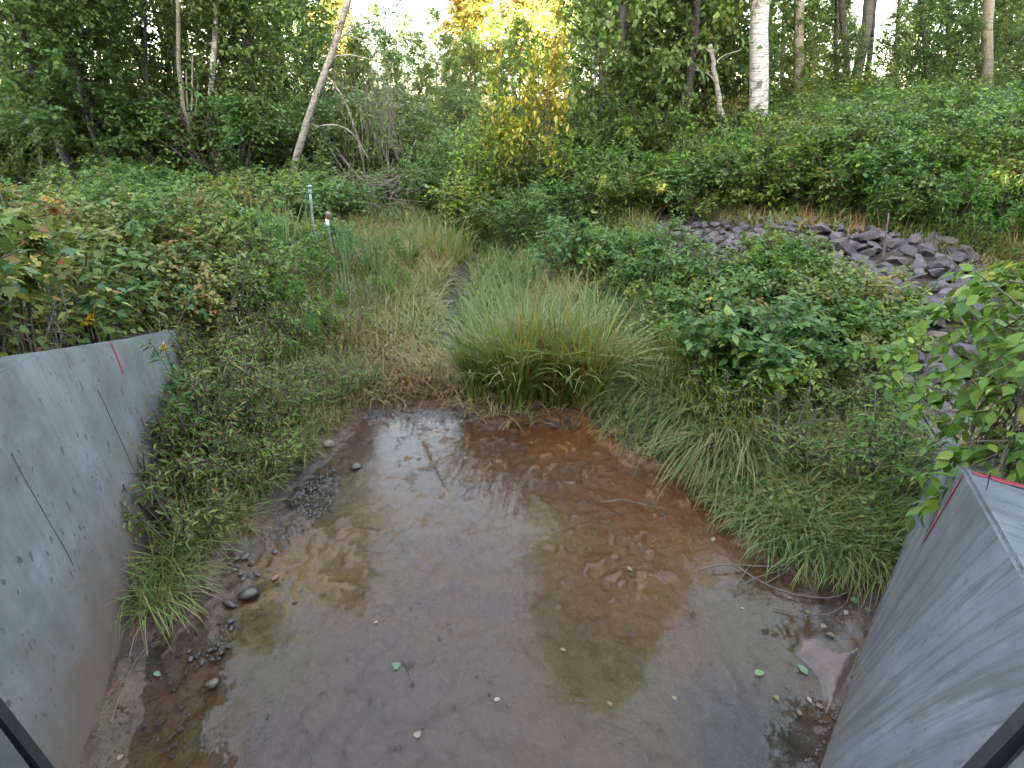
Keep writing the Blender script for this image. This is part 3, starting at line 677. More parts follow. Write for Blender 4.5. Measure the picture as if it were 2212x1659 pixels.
# young leafy trees that fill the middle distance: (sketch column, distance, scale)
YT = [(30, 21, .95), (120, 18, .8), (205, 16, .85), (255, 22, .8), (300, 24, .62), (345, 20, .6), (420, 22, .95), (510, 19, .95), (560, 26, 1.0), (610, 22, .8), (700, 28, .85),
      (790, 26, .5), (860, 32, .5), (930, 27, .42), (985, 34, .45), (1050, 26, .36), (1120, 30, .55), (1330, 18, 1.1), (1400, 20, 1.2), (1460, 17, 1.05), (1530, 19, 1.05),
      (1590, 24, 1.1), (1690, 30, .9), (1760, 34, .6), (1950, 24, .75), (2040, 22, .7), (2110, 26, .85), (2200, 22, .75), (1925, 29, .9), (1990, 32, .9), (2075, 29, .85), (2160, 31, 1.0), (2225, 27, .9), (1700, 27, .8), (1775, 33, .5), (1740, 29, .55), (1360, 27, 1.2), (1290, 25, 1.2), (1480, 25, 1.2), (60, 27, .8), (470, 28, 1.1), (160, 26, 1.1)]
for i, (x, D, s) in enumerate(YT):
    p_ = gd(x, 300, D)
    side = 'near the left edge' if x < 150 else 'beside the thin dark trunk on the left' if x < 340 else 'behind the forked and bent trunks' if x < 520 else 'just left of the leaning birch' if x < 630 else 'between leaning birch and saplings' if x < 960 else 'behind the orange leaved saplings' if x < 1230 else 'left of the thick white birch' if x < 1640 else 'right of the thick white birch'
    put_tree('young', i, p_[0], D, s, rs.uniform(0, 6.28), 'young leafy green tree ' + ('close' if D < 23 else 'farther back') + ' ' + side, ('nearer' if D < 23 else 'farther') + ' young trees ' + side, name='young_tree')
for k, (x, D, s, lb) in enumerate([(1335, 15.5, .85, 'tall dense crowned tree right of the saplings with turning leaves'), (1400, 17.5, .95, 'tallest dense green tree in the middle of the right bank'), (1475, 15.6, .85, 'tall dense tree left of the short dead birch'), (1540, 21, .95, 'tall dense tree just left of the thick white birch'),
      (560, 18.5, .8, 'tall leafy tree left of the leaning birch'), (215, 17, .85, 'tall leafy tree above the left thicket'), (130, 15.5, .8, 'tall leafy tree nearest the left edge'), (640, 24, .75, 'tall leafy tree behind the leaning birch'), (400, 25, .8, 'tall leafy tree behind the forked pale trunk')]):
    p_ = gd(x, 300, D); put_tree('big', k, p_[0], D, s, rs.uniform(0, 6.28), lb, name='leafy_tree', sz=s * (1.35 if x > 1200 else 1.25 if x in (215, 560) else 1.0))
for x, y, s, lb in [(-11.5, 7.5, .9, 'tree beside the pool just past the left edge'), (13.5, 9.5, .85, 'tree beside the rocks just past the right edge')]:
    put_tree('big', 0, x, y, s, 1.0, lb, name='leafy_tree')
# far row closing the gap in the middle; its tops catch the sun
for i, (x, D, s) in enumerate([(700, 52, 1.0), (770, 55, 1.0), (830, 60, 1.05), (890, 62, 1.0), (950, 60, 1.02), (1000, 63, 1.12), (1180, 58, 1.3), (1240, 60, 1.5), (640, 58, 1.2), (560, 60, 1.4), (420, 62, 1.0), (150, 60, .9), (1500, 60, 1.6), (1700, 62, .8), (1900, 62, .8), (2100, 64, .8), (300, 64, .9), (1380, 60, 1.6)]):
    p_ = gd(x, 300, D); put_tree('young', i + 1, p_[0], D, s, rs.uniform(0, 6.28), 'distant tree beyond ' + ('the left woods' if x < 600 else 'the clearing, in the sky gap' if x < 1100 else 'the right bank'), 'distant trees beyond ' + ('the left woods' if x < 600 else 'the clearing' if x < 1100 else 'the right bank'), name='distant_tree')
for i, (x, D, s) in enumerate([(690, 40, 0.68), (740, 42, 0.67), (800, 44, 0.72), (860, 43, 0.65), (920, 44, 0.67), (970, 42, 0.63), (1020, 45, 0.68), (1080, 43, 0.68), (1240, 40, 0.77), (1190, 42, 0.72)]):
    p_ = gd(x, 300, D); put_tree('young', i, p_[0], D, s, rs.uniform(0, 6.28), 'middle distance tree in the dip beyond the dead branches' if x < 950 else 'middle distance tree behind the turning saplings', 'trees in the dip' if x < 950 else 'trees behind the turning saplings', name='distant_tree')
PROTO['gold'] = [tree_meshes('gold', 300, M['leaf_gold'], H=9.5, z0=1.0, Rr=2.6, limbs=60, tpl_=18, nl=16, size=.21, r0=.12, shape=.7)]
for x, D, s, lb in [(1080, 49, 1.75, 'golden sunlit tree at the top middle, tallest in the gap'), (1030, 53, 1.12, 'golden sunlit tree just left of the tallest sunlit one'), (755, 50, .93, 'golden sunlit treetop beside the leaning birch'), (1150, 52, 1.4, 'golden sunlit tree against the dark trees on its right')]:
    p_ = gd(x, 300, D); put_tree('gold', 0, p_[0], D, s, rs.uniform(0, 6), lb, name='sunlit_tree')

# single trunks read one by one in the photograph
def trunk_tree(pts, wpx, D, mat, label, H=13, crown=True, kind='tall', group=None, name='tree', forks=(), taper=True, dead=False, seed=0):
    P3 = [gd(x, y, D) for x, y in pts]; r = wpx / 2 / F_ * D * 1.06
    b = np.array([P3[0][0], D, tz(P3[0][0], D)])
    d0 = P3[1] - P3[0]
    if P3[0][2] > b[2] + .1:      # carry the trunk down to the ground
        k = (P3[0][2] - b[2]) / max(d0[2], .2); fx = P3[0][0] - d0[0] * min(k, 1.2) * .5; b = np.array([fx, D, tz(fx, D)]); P3 = [b - [0, 0, .1]] + P3
    else: P3[0] = np.array([P3[0][0], D, tz(P3[0][0], D) - .1]); b = P3[0] + [0, 0, .1]
    if not dead:
        d1 = norm(P3[-1] - P3[-2]); d1 = norm(d1 * [.6, 1, 1]); top = P3[-1] + d1 * max(0, (H - (P3[-1][2] - b[2])) / max(d1[2], .3)); P3.append(top)
    path = smooth_path(np.array(P3) - b, 26); n = len(path)
    path[1:-1] += np.random.default_rng(seed).normal(0, .012, (n - 2, 3)) * [1, 1, 0]
    rad = r * (1.12 - .75 * np.linspace(0, 1, n)) if not dead else r * (1.1 - .5 * np.linspace(0, 1, n))
    e = empty(name, b, label, 'tree', group)
    tr = link('trunk', mesh_np('trunk', *tube(path, rad, 12)[:2], M[mat], smooth=True), e)
    for fk in forks:
        q = [gd(x, y, D) - b for x, y in fk[0]]; link('limb', mesh_np('limb', *tube(smooth_path(q, 10), np.linspace(1, .5, 10) * fk[1] / 2 / F_ * D, 6)[:2], M[mat], smooth=True), e)
    if crown and not dead:
        _, l_, c_ = PROTO[kind][seed % len(PROTO[kind])]
        t0 = P3[-1] - b; o1 = link('crown', c_, e); o2 = link('limbs', l_, e)
        for o_ in (o1, o2): o_.scale = (H / 15.,) * 3; o_.location = (t0[0] * .75, t0[1] * .75, 0); o_.rotation_euler = (0, 0, seed * 1.3)
    return e, b
trunk_tree([(1642, 240), (1640, 160), (1637, 60), (1640, 0)], 31, 15, 'birch', 'thick white birch trunk with black scars, the widest trunk on the right', 14, seed=1, name='birch_tree')
trunk_tree([(1729, 175), (1727, 120), (1722, 50), (1726, 0)], 16, 18, 'aspen', 'slim tan aspen trunk next to the thick white birch', 13, seed=2, name='aspen_tree')
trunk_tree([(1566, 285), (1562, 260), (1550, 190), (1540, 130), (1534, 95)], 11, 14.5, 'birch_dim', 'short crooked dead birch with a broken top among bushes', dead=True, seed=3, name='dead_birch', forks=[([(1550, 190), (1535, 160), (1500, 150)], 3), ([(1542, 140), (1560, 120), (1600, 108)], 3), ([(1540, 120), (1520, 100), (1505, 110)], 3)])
trunk_tree([(2132, 262), (2134, 150), (2130, 0)], 16, 18, 'aspen', 'pale trunk nearest the right edge, bushes at its foot', 14, seed=4, name='aspen_tree')
for k, (pts, wd, D, mt, lb) in enumerate([
    ([(1808, 205), (1806, 120), (1807, 0)], 7, 26, 'bark', 'thin dark trunk against white sky, leftmost of the close set four'),
    ([(1828, 205), (1830, 120), (1816, 0)], 11, 25, 'bark', 'dark trunk second from the left of the close set four'),
    ([(1843, 200), (1857, 140), (1872, 60), (1876, 0)], 17, 22, 'bark', 'dark slanting trunk, thickest of the close set four'),
    ([(1866, 200), (1880, 120), (1888, 0)], 9, 27, 'bark', 'thin dark trunk behind the slanting one, rightmost of four'),
    ([(2010, 230), (2003, 120), (1988, 0)], 11, 23, 'bark', 'dark trunk leaning left between bright sky gaps'),
    ([(2052, 240), (2050, 120), (2046, 0)], 8, 25, 'bark', 'thin straight dark trunk left of the pale edge trunk'),
    ([(1938, 200), (1936, 100), (1944, 0)], 8, 24, 'aspen', 'slender pale trunk half hidden by leaves on the right'),
    ([(2115, 230), (2112, 110), (2106, 0)], 6, 28, 'bark', 'thin shaded trunk just behind the pale edge trunk'),
    ([(2168, 220), (2172, 100), (2166, 0)], 6, 27, 'bark', 'thin shaded trunk right of the pale edge trunk'),
    ([(1660, 210), (1668, 100), (1664, 0)], 8, 24, 'bark', 'thin shaded trunk close behind the thick white birch'),
    ([(1692, 200), (1690, 100), (1694, 0)], 7, 26, 'bark', 'thin shaded trunk between white birch and tan aspen'),
    ([(2196, 240), (2204, 120), (2210, 0)], 7, 24, 'bark', 'thin dark trunk cut by the right edge')]):
    trunk_tree(pts, wd, D, mt, lb, 11 + k % 4, seed=k + 5, crown=(k % 2 == 0))
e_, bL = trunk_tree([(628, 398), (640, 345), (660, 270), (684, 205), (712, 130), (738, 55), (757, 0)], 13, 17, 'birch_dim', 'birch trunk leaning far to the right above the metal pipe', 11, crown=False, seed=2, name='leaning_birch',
    forks=[([(700, 160), (735, 190), (770, 280), (790, 380)], 3.5), ([(684, 275), (720, 265), (760, 280), (800, 350)], 4), ([(716, 122), (760, 118), (800, 128)], 4), ([(722, 95), (760, 60), (800, 45), (850, 50)], 4), ([(730, 70), (770, 80), (820, 110), (850, 140)], 3)])
rng = np.random.default_rng(5)
tw_b = []
for (x0, y0, x1, y1) in [(760, 60, 850, 40), (800, 45, 860, 70), (770, 80, 860, 130), (780, 20, 860, 15), (750, 30, 700, 10), (800, 128, 870, 120), (720, 95, 660, 60)]:
    a, b_ = gd(x0, y0, 17), gd(x1, y1, 17); tw_b += [(a + (b_ - a) * f + rng.normal(0, .12, 3), norm(b_ - a + rng.normal(0, .5, 3))) for f in np.linspace(.1, 1, 12)]
B = np.array([q[0] for q in tw_b]) - np.array(e_.location); Dv = np.array([q[1] for q in tw_b])
P, D_, Nn, s_ = twig_leaves(rng, B, Dv, np.full(len(B), .45), 9, .11); V, Fc, T = place_leaves('simple', P, D_, Nn, s_, rng.random(len(P)) * .7)
link('crown', mesh_np('lean_crown', V, Fc, M['leaf_deep'], T), e_)
for k, (pts, wd, D, mt, lb, fk) in enumerate([
    ([(455, 315), (453, 230), (462, 110), (470, 0)], 10, 18, 'birch', 'pale slim trunk with a slight bend left of the leaning birch', []),
    ([(414, 335), (412, 268), (398, 238), (386, 190), (385, 0)], 8, 17, 'aspen', 'pale trunk that forks into several upright limbs', [([(412, 262), (404, 225), (402, 150)], 4), ([(412, 265), (415, 225), (416, 120)], 5), ([(412, 264), (424, 236), (428, 180)], 3)]),
    ([(323, 335), (318, 255), (316, 130), (314, 0)], 6, 18, 'bark', 'thin dark trunk crossing a bright sky gap on the left', [([(318, 250), (335, 225), (352, 205)], 3), ([(317, 210), (300, 195), (280, 190)], 2.5)]),
    ([(378, 265), (378, 130), (376, 0)], 7, 21, 'aspen', 'straight slim trunk just behind the forked pale one', []),
    ([(86, 330), (85, 190), (84, 0)], 8, 16, 'redbark', 'straight reddish trunk near the left edge', []),
    ([(180, 190), (178, 100), (174, 0)], 9, 22, 'aspen', 'pale trunk showing only above dense leaves, left side', []),
    ([(212, 160), (216, 80), (214, 0)], 8, 24, 'aspen', 'left trunk of the pale pair standing close together', []),
    ([(240, 150), (240, 80), (243, 0)], 8, 24, 'bark', 'right darker trunk of the pair standing close together', []),
    ([(14, 330), (24, 160), (30, 0)], 5, 18, 'bark', 'thin dark trunk at the far left edge', []),
    ([(52, 320), (58, 200), (72, 90), (78, 0)], 6, 19, 'bark', 'thin trunk leaning right beside the reddish one', []),
    ([(120, 260), (118, 120), (116, 0)], 6, 22, 'bark', 'thin shaded trunk right of the reddish one', []),
    ([(600, 330), (604, 180), (598, 0)], 6, 24, 'bark', 'thin shaded trunk just left of the leaning birch', []),
    ([(540, 300), (536, 150), (540, 0)], 6, 27, 'bark', 'thin shaded trunk deep in the woods on the left', [])]):
    trunk_tree(pts, wd, D, mt, lb, 10 + k % 4, seed=k + 20, forks=fk, crown=(k in (0, 1, 3, 4, 6, 9, 11)))
for k, (x, wd, D) in enumerate([(768, 4, 26), (745, 4, 28), (792, 3, 25), (722, 4, 24), (700, 4, 27), (815, 3, 27)]):
    trunk_tree([(x, 370), (x + 3, 250), (x - 4 + k, 150)], wd, D, 'deadtwig', 'thin bare dead stem in the shadow right of the leaning birch', dead=True, seed=k + 60, name='bare_sapling', group='thin dead stems behind the leaning birch', forks=[([(x, 260), (x + 12, 230), (x + 18, 190)], 2)])
trunk_tree([(1305, 195), (1298, 140), (1286, 100), (1280, 68)], 8, 16, 'redbark', 'broken dead trunk with peeling reddish bark in the middle', dead=True, seed=40, name='dead_tree', forks=[([(1300, 150), (1285, 120), (1262, 90), (1255, 50)], 2.5), ([(1300, 160), (1315, 110), (1318, 50), (1312, 0)], 2.5), ([(1302, 170), (1285, 160), (1265, 150)], 2), ([(1296, 130), (1308, 90), (1306, 50)], 2)])
trunk_tree([(1285, 135), (1278, 100), (1274, 70), (1270, 0)], 5, 22, 'birch', 'thin white stem glimpsed left of the broken dead trunk', 9, crown=False, seed=41, name='birch_tree')

# the wood behind the camera that keeps the morning sun off the pool
rng = np.random.default_rng(9); n = 52000
P = np.stack([rng.uniform(-50, 50, n), rng.uniform(-15, -9, n), 1.8 + 10.8 * rng.random(n) ** .8], -1); P[:, 2] += (fbm(P[:, 0] * .12 + 50, P[:, 0] * 0 + 3, 3) - .5) * 2.2 * (P[:, 2] / 14)
V, Fc, T = place_leaves('simple', P, rng.normal(0, 1, (n, 3)), rng.normal(0, 1, (n, 3)), rng.uniform(.6, 1.3, n), rng.random(n) * .8)
tag(link('woods', mesh_np('woods', V, Fc, M['leaf_green'], T)), 'dense wood on the far side of the road', None, None, 'stuff')
#==MARK_FOREST_END
# ------------------------------------------------------------------ shrubs
def sh(name, seed, mat, **kw): return shrub_meshes(name, seed, mat=M[mat], **kw)
SH = {
 'hill': [sh('hill%d' % k, 400 + k, mt, H=1.9, Rr=1.15, stems=22, tps=20, nl=9, size=.085, twl=.34, low=.08, arch=.45) for k, mt in enumerate(['leaf_green', 'leaf_deep', 'leaf_light', 'leaf_green', 'leaf_mixed'])],
 'low': [sh('low%d' % k, 420 + k, mt, H=1.0, Rr=.75, stems=16, tps=14, nl=8, size=.075, twl=.26, low=.1) for k, mt in enumerate(['leaf_green', 'leaf_light', 'leaf_mixed', 'leaf_deep'])],
 'weed': [sh('weed%d' % k, 440 + k, mt, H=.62, Rr=.28, stems=7, tps=9, nl=6, size=.055, twl=.13, low=.2, t_='narrow', arch=.2) for k, mt in enumerate(['leaf_green', 'leaf_mixed', 'leaf_mixed', 'leaf_light'])],
 'rod': [sh('rod%d' % k, 460 + k, 'leaf_light' if k else 'leaf_yellowgreen', H=1.1, Rr=.35, stems=9, tps=26, nl=4, size=.085, twl=.10, low=.15, t_='narrow', arch=.12) for k in range(2)],
 'maple': [sh('maple', 470, 'leaf_yellowgreen', H=2.4, Rr=.62, stems=9, tps=16, nl=9, size=.13, twl=.45, low=.3, flat=.2, droop=.12, t_='simple')],
 'orange': [sh('orange', 471, 'leaf_autumn', H=2.6, Rr=.55, stems=8, tps=16, nl=9, size=.13, twl=.45, low=.3, flat=.2, droop=.12, t_='simple')],
 'pinkish': [sh('pinkish', 472, 'leaf_mixed', H=1.3, Rr=.8, stems=14, tps=14, nl=8, size=.10, twl=.3, low=.25, t_='simple')],
}
def put_shrub(kind, i, x, y, s, label, group=None, cat='shrub', name='shrub', rz=None, sz=None, z=None):
    if group and 6.8 < y < 10.5 and abs(x / y + .395) < .075: return
    f_, st = SH[kind][i % len(SH[kind])]
    e = empty(name, (x, y, (tz(x, y) if z is None else z) - .03), label, cat, group, rs.uniform(0, 6.28) if rz is None else rz); e.scale = (s, s, sz or s)
    link('foliage', f_, e); link('stems', st, e); return e
def spread(rng, poly_px, xr, yr, gap, gap_far=None):
    """jittered positions in plan whose ground falls inside a sketch outline"""
    out_ = []; y = yr[0]
    while y < yr[1]:
        g = gap + ((gap_far or gap) - gap) * (y - yr[0]) / (yr[1] - yr[0]); x = xr[0] + rng.uniform(0, g)
        while x < xr[1]:
            a, b = x + rng.uniform(-.3, .3) * g, y + rng.uniform(-.3, .3) * g; z = tz(a, b); q = proj(np.array([a, b, z]))[0]
            if np.isfinite(q[0]) and inpoly(np.array([q[0]]), np.array([q[1]]), np.array(poly_px, float))[0]: out_.append((a, b))
            x += g
        y += g * .85
    return out_
rng = np.random.default_rng(21)
HILL = [(1010, 520), (1180, 480), (1380, 478), (1560, 462), (1790, 470), (2010, 520), (2330, 560), (2330, 200), (1000, 200), (905, 330), (870, 440), (930, 480)]
for i, (x, y) in enumerate(spread(rng, HILL, (-2, 18), (9.5, 24), 1.15, 1.7)):
    near = y < 14; k = rng.choice(5, p=[.30, .22, .26, .18, .04]) if x / y > .35 else rng.choice([0, 2, 2, 3])
    q_ = proj(np.array([x, y, tz(x, y)]))[0][0]; tone = ['mid green', 'deep green', 'light green', 'mid green', 'brown flecked'][int(k)]
    zone = 'between the brook and the saplings' if q_ < 1200 else 'left of the short dead birch' if q_ < 1520 else 'under the thick white birch' if q_ < 1800 else 'under the close set dark trunks' if q_ < 2000 else 'under the pale edge trunk'
    lb = tone + ' bush ' + zone + (', low on the bank' if near else ', high on the bank')
    put_shrub('hill', int(k), x, y, rng.uniform(.72, .95) if near else rng.uniform(.6, 1.0) if q_ > 1450 else rng.uniform(.95, 1.2), lb, lb.replace(' bush ', ' bushes '), name='bush')
BACKL = [(-320, 430), (400, 425), (560, 420), (830, 400), (1000, 330), (1000, 200), (-120, 200)]
for i, (x, y) in enumerate(spread(rng, BACKL, (-26, 1), (13, 34), 1.9, 2.6)):
    q_ = proj(np.array([x, y, tz(x, y)]))[0][0]; lb = 'dark green bush in the left woods ' + ('under the reddish trunk' if q_ < 250 else 'under the forked pale trunk' if q_ < 430 else 'under the slim bent trunk' if q_ < 560 else 'around the leaning birch foot' if q_ < 700 else 'behind the dead branches') + (', near row' if y < 17 else ', far row')
    put_shrub('hill', int(rng.integers(2)) if rng.random() < .7 else 3, x, y, rng.uniform(.32, .5) if y < 14 else rng.uniform(.6, .9) if y < 16.5 else rng.uniform(1.1, 1.7), lb, lb.replace(' bush ', ' bushes '), name='bush')
MIDL = [(-60, 330), (560, 340), (560, 420), (830, 400), (880, 460), (740, 520), (520, 500), (430, 540), (-60, 560)]
for i, (x, y) in enumerate(spread(rng, MIDL, (-11, -1), (7.2, 14), 1.0, 1.3)):
    k = int(rng.integers(4)); lb = ['green', 'light green', 'brown tinged', 'dark green'][k] + ' knee high bush ' + ('far left of the metal pipe' if x < -5.5 else 'left of the metal pipe' if x < -3.5 else 'around the metal pipe') + (', nearer row' if y < 10 else ', farther row'); put_shrub('low', k, x, y, rng.uniform(.9, 1.35), lb, lb.replace('bush', 'bushes'), name='low_bush')
for k, (x, D, s_) in enumerate([(1600, 17, .42), (1700, 18, .38), (1790, 19, .32), (1860, 17.5, .36), (1930, 19, .42), (2010, 18, .34), (2080, 19, .44), (2160, 17, .36), (1500, 16.5, .4), (1420, 15.5, .34), (1330, 15, .36), (2220, 18, .45)]):
    q_ = gd(x, 300, D); put_tree('young', k, q_[0], D, s_, rng.uniform(0, 6), ['low leafy treelet', 'bushy treelet'][k % 2] + ' on the crest ' + ('left of the thick white birch' if x < 1640 else 'beneath the close set dark trunks' if x < 1940 else 'beneath the pale edge trunk'), ['low', 'bushy'][k % 2] + ' treelets on the crest ' + ('left' if x < 1640 else 'middle' if x < 1940 else 'right'), name='treelet')
for i, (x, y) in enumerate(spread(rng, [(1330, 400), (2330, 420), (2330, 545), (2150, 520), (1980, 488), (1800, 474), (1330, 482)], (1, 14), (8.5, 15), .72)):
    q_ = proj(np.array([x, y, tz(x, y)]))[0][0]; k = int(rng.integers(4)); tone = ['green', 'light green', 'brown tinged', 'dark green'][k]
    lb = tone + ' low bush ' + ('above the middle rock patch' if q_ < 1700 else 'above the long rock slope' if q_ < 2000 else 'above the right end of the rocks'); put_shrub('low', k, x, y, rng.uniform(.8, 1.25), lb, lb.replace('bush', 'bushes'), name='low_bush')
for x, y, k, s, lb in [(935, 470, 3, .78, 'bush at the left edge of the clearing by the brook head'), (1000, 480, 0, .78, 'mid green bush just above the brook grass clump'), (1062, 515, 2, .78, 'light green bush leaning over the top of the brook'), (1130, 545, 0, .78, 'mid green bush low over the brook stones'), (1205, 510, 1, .78, 'deep green bush above the broad leaved brook shrub'),
                       (1290, 500, 0, .78, 'mid green bush left of the middle rock patch'), (1350, 480, 2, .78, 'light green bush touching the middle rock patch'), (1100, 470, 2, .75, 'light green bush beneath the tall orange sapling'), (1180, 450, 3, .8, 'mid green bush beneath the yellow green sapling'), (1260, 450, 1, .85, 'deep green bush right of the sapling group'), (760, 470, 1, .5, 'dim bush under the dead branch tangle'), (835, 440, 0, .55, 'mid green bush beside the fallen log'), (900, 445, 2, .6, 'light green bush right of the fallen log'), (700, 440, 1, .5, 'deep green bush at the foot of the leaning birch'), (870, 400, 3, .8, 'bush in the dip behind the fallen log'), (960, 420, 0, .9, 'bush left of the turning saplings')]:
    q = ground(x, y); put_shrub('hill', k, q[0], q[1], s, lb, name='bush')
# saplings with turning leaves
SAP = [('orange', 1085, 330, 13.5, .78, 'tall sapling with yellow and orange leaves in layers', 2.0), ('maple', 1040, 330, 13, .85, 'bright green sapling left of the tall orange one', 1.5),
       ('maple', 1215, 350, 13.2, .75, 'yellow green sapling right of the tall orange one', 1.2), ('orange', 1178, 300, 14, .88, 'tallest orange crowned sapling in the middle of the bank', 2.3),
       ('maple', 1110, 300, 16, 1.0, 'green and yellow sapling behind the two orange ones', 1.9), ('maple', 985, 370, 12, .75, 'low yellow green sapling left of the orange group', .9),
       ('maple', 1850, 300, 16, .8, 'yellow tinged sapling below the close set dark trunks', .9), ('orange', 1835, 320, 15.5, .45, 'small amber sapling below the close set dark trunks', .6),
       ('orange', 1730, 330, 15, .4, 'small yellow orange sapling right of the thick birch', .5), ('maple', 1745, 280, 17, .8, 'pale green sapling beside the thick white birch', .9),
       ('maple', 2085, 300, 16, .7, 'yellow green sapling left of the pale edge trunk', .9), ('orange', 2070, 290, 17, .5, 'small amber sapling left of the pale edge trunk', .7),
       ('maple', 265, 340, 15, .6, 'bright green sapling in the shade of the left woods', .8), ('maple', 600, 330, 15, .5, 'small bright fern like sapling near the leaning birch', .6)]
for k, (kd, x, y, D, s, lb, sz) in enumerate(SAP):
    p_ = gd(x, y, D); put_shrub(kd, 0, p_[0], D, s, lb, name='sapling', cat='sapling', sz=s * sz)
for k, (x, y, D, s, lb) in enumerate([(1000, 350, 11.5, .8, 'pinkish brown leaved bush left of the saplings'), (1600, 430, 11.5, .9, 'pale yellowing bush above the rock slope'), (1640, 420, 12.4, .8, 'pale mottled bush just behind the yellowing one'),
                                      (250, 480, 6.8, .8, 'reddish brown bush in the left thicket'), (300, 430, 8.5, .9, 'olive bush with long drooping leaves in the left thicket'), (120, 420, 7.2, .7, 'bush with brown dying leaves near the left edge'), (420, 560, 6.8, .62, 'sprawling bush with rusty leaves behind the left wall')]):
    p_ = ground(x, y + 40); put_shrub('pinkish', 0, gd(x, y, D)[0], D, s, lb, name='bush')
# goldenrods and tall weeds on the right and behind the rocks
for k, (x, y) in enumerate(spread(rng, [(1740, 400), (2320, 380), (2320, 560), (2060, 560), (1960, 520), (1780, 480)], (4, 14), (7.5, 13), .62)):
    put_shrub('rod', k % 2, x, y, rng.uniform(.8, 1.2), ('pale' if k % 2 else 'yellow green') + ' goldenrod stalks ' + ('left of the dead stalk' if x < 6 else 'above the right end of the rocks' if y < 10 else 'high above the right end of the rocks'), ('pale' if k % 2 else 'yellow green') + ' goldenrods ' + ('left' if x < 6 else 'right near' if y < 10 else 'right far'), name='goldenrod', cat='weed')
for k, (x, y, s, lb) in enumerate([(1860, 470, 1.0, 'bright green weed drooping over the top of the rocks'), (1330, 600, .8, 'light green weed right of the dark leaved shrub'), (1350, 640, .7, 'light green weed between sedge clump and rocks'), (1900, 500, .8, 'green weed at the top edge of the rocks')]):
    q = ground(x, y); put_shrub('rod', 1, q[0], q[1], s, lb, name='weed', cat='weed')
LOWR = [(1250, 560), (1420, 560), (1440, 640), (1500, 640), (1690, 590), (1760, 650), (1890, 690), (1990, 900), (2010, 1050), (1900, 1080), (1560, 1000), (1420, 760), (1300, 700)]
for k, (x, y) in enumerate(spread(rng, LOWR, (.5, 5.5), (3.6, 10), .52, .75)):
    k = int(rng.integers(4)); lb = ['green', 'light green' if y > 5 else 'brown tinged', 'brown tinged' if y > 5 else 'dark green', 'dark green' if y > 5 else 'light green'][k] + ' small plant ' + ('low on the right bank over the pool' if y < 5 else 'beside the oval leaved shrub' if y < 6.2 else 'under the middle rock patch' if x < 2.6 else 'under the long rock slope'); put_shrub('low' if y > 5.0 else 'weed', k, x, y, rng.uniform(.6, 1.0) if y > 5 else rng.uniform(.9, 1.6), lb, lb.replace('plant', 'plants'), name='leafy_plant', cat='plant')
LEFTB = [(350, 760), (470, 640), (560, 600), (700, 680), (790, 800), (800, 850), (690, 960), (570, 1090), (440, 1190), (370, 1180)]
for k, (x, y) in enumerate(spread(rng, LEFTB, (-4, -1), (3.0, 9), .30, .5)):
    put_shrub('weed', int(rng.choice([0, 1, 1, 1, 2, 3])), x, y, rng.uniform(.75, 1.45), ('rusty ' if x > -2.1 else 'green ') + 'narrow leaved weed, left bank ' + ('near the pool head' if y > 5.2 else 'beside the visible end of the left wall' if y > 4 else 'nearest the camera'), 'weeds on the left bank ' + ('outer ' if x > -2.1 else 'inner ') + ('far' if y > 5.2 else 'middle' if y > 4 else 'near'), name='weed', cat='weed')
for k, s_ in enumerate([.50, .58, .66, .74, .82, .9, .62, .78]):
    q = on_left(s_, .1)[0]; x, y = q[0] + .16 + .1 * (k % 3), q[1]; put_shrub('weed', [1, 0, 1, 3][k % 4], x, y, 1.3 + .25 * (k % 3), ['brownish', 'green', 'reddish', 'light green'][k % 4] + ' tall weed pressed against the end of the left wall', ['brownish', 'green', 'reddish', 'light green'][k % 4] + ' tall weeds at the left wall end', name='weed', cat='weed')
LEFTM = [(400, 560), (600, 530), (640, 600), (740, 660), (760, 720), (600, 700), (460, 680)]
for k, (x, y) in enumerate(spread(rng, LEFTM, (-6, -1.2), (6, 10), .6)):
    put_shrub('low', int(rng.integers(4)), x, y, rng.uniform(.6, 1.0), 'small leafy plant in the meadow below the metal pipe', 'small plants below the metal pipe', name='leafy_plant', cat='plant')
for k, (x, y) in enumerate([(520, 600), (560, 640), (610, 600), (650, 640), (700, 640), (690, 600), (740, 620), (600, 700), (660, 700), (540, 680), (720, 700), (500, 640), (770, 680), (820, 620), (850, 660), (640, 760), (700, 760), (580, 560), (830, 560), (880, 600)]):
    q = ground(x, y); tone = ['yellowing', 'light green', 'brownish', 'green'][k % 4]; lb = tone + ' tall weed in the meadow ' + ('nearer the left wall' if x < 600 else 'below the metal pipe' if x < 760 else 'beside the brook')
    put_shrub('rod' if k % 3 else 'weed', k % 2 if k % 3 else [1, 3][k % 2], q[0], q[1], rng.uniform(.6, .95) * (1 if k % 3 else 1.7), lb, None, name='meadow_weed', cat='weed')['group'] = lb.replace(' weed', ' weeds')
for k, (x, y, s, kd, i, lb) in enumerate([(1240, 610, 1.15, 'low', 3, 'blue green shrub with broad leaves beside the brook'), (740, 560, .75, 'low', 3, 'deep green shrub in front of the marker post'), (645, 575, .7, 'low', 0, 'leafy shrub left of the metal pipe foot'), (700, 580, .7, 'low', 3, 'dark leafy shrub right in front of the metal pipe'), (690, 540, .7, 'low', 0, 'leafy green shrub wrapping the metal pipe'),
                                         (1120, 520, .8, 'low', 0, 'rounded bush hanging over the brook stones'), (1050, 500, .8, 'low', 1, 'yellow green bush left of the one over the brook'), (1190, 520, .7, 'low', 3, 'dark bush right of the one over the brook')]):
    q = ground(x, y); put_shrub(kd, i, q[0], q[1], s, lb, name='shrub')

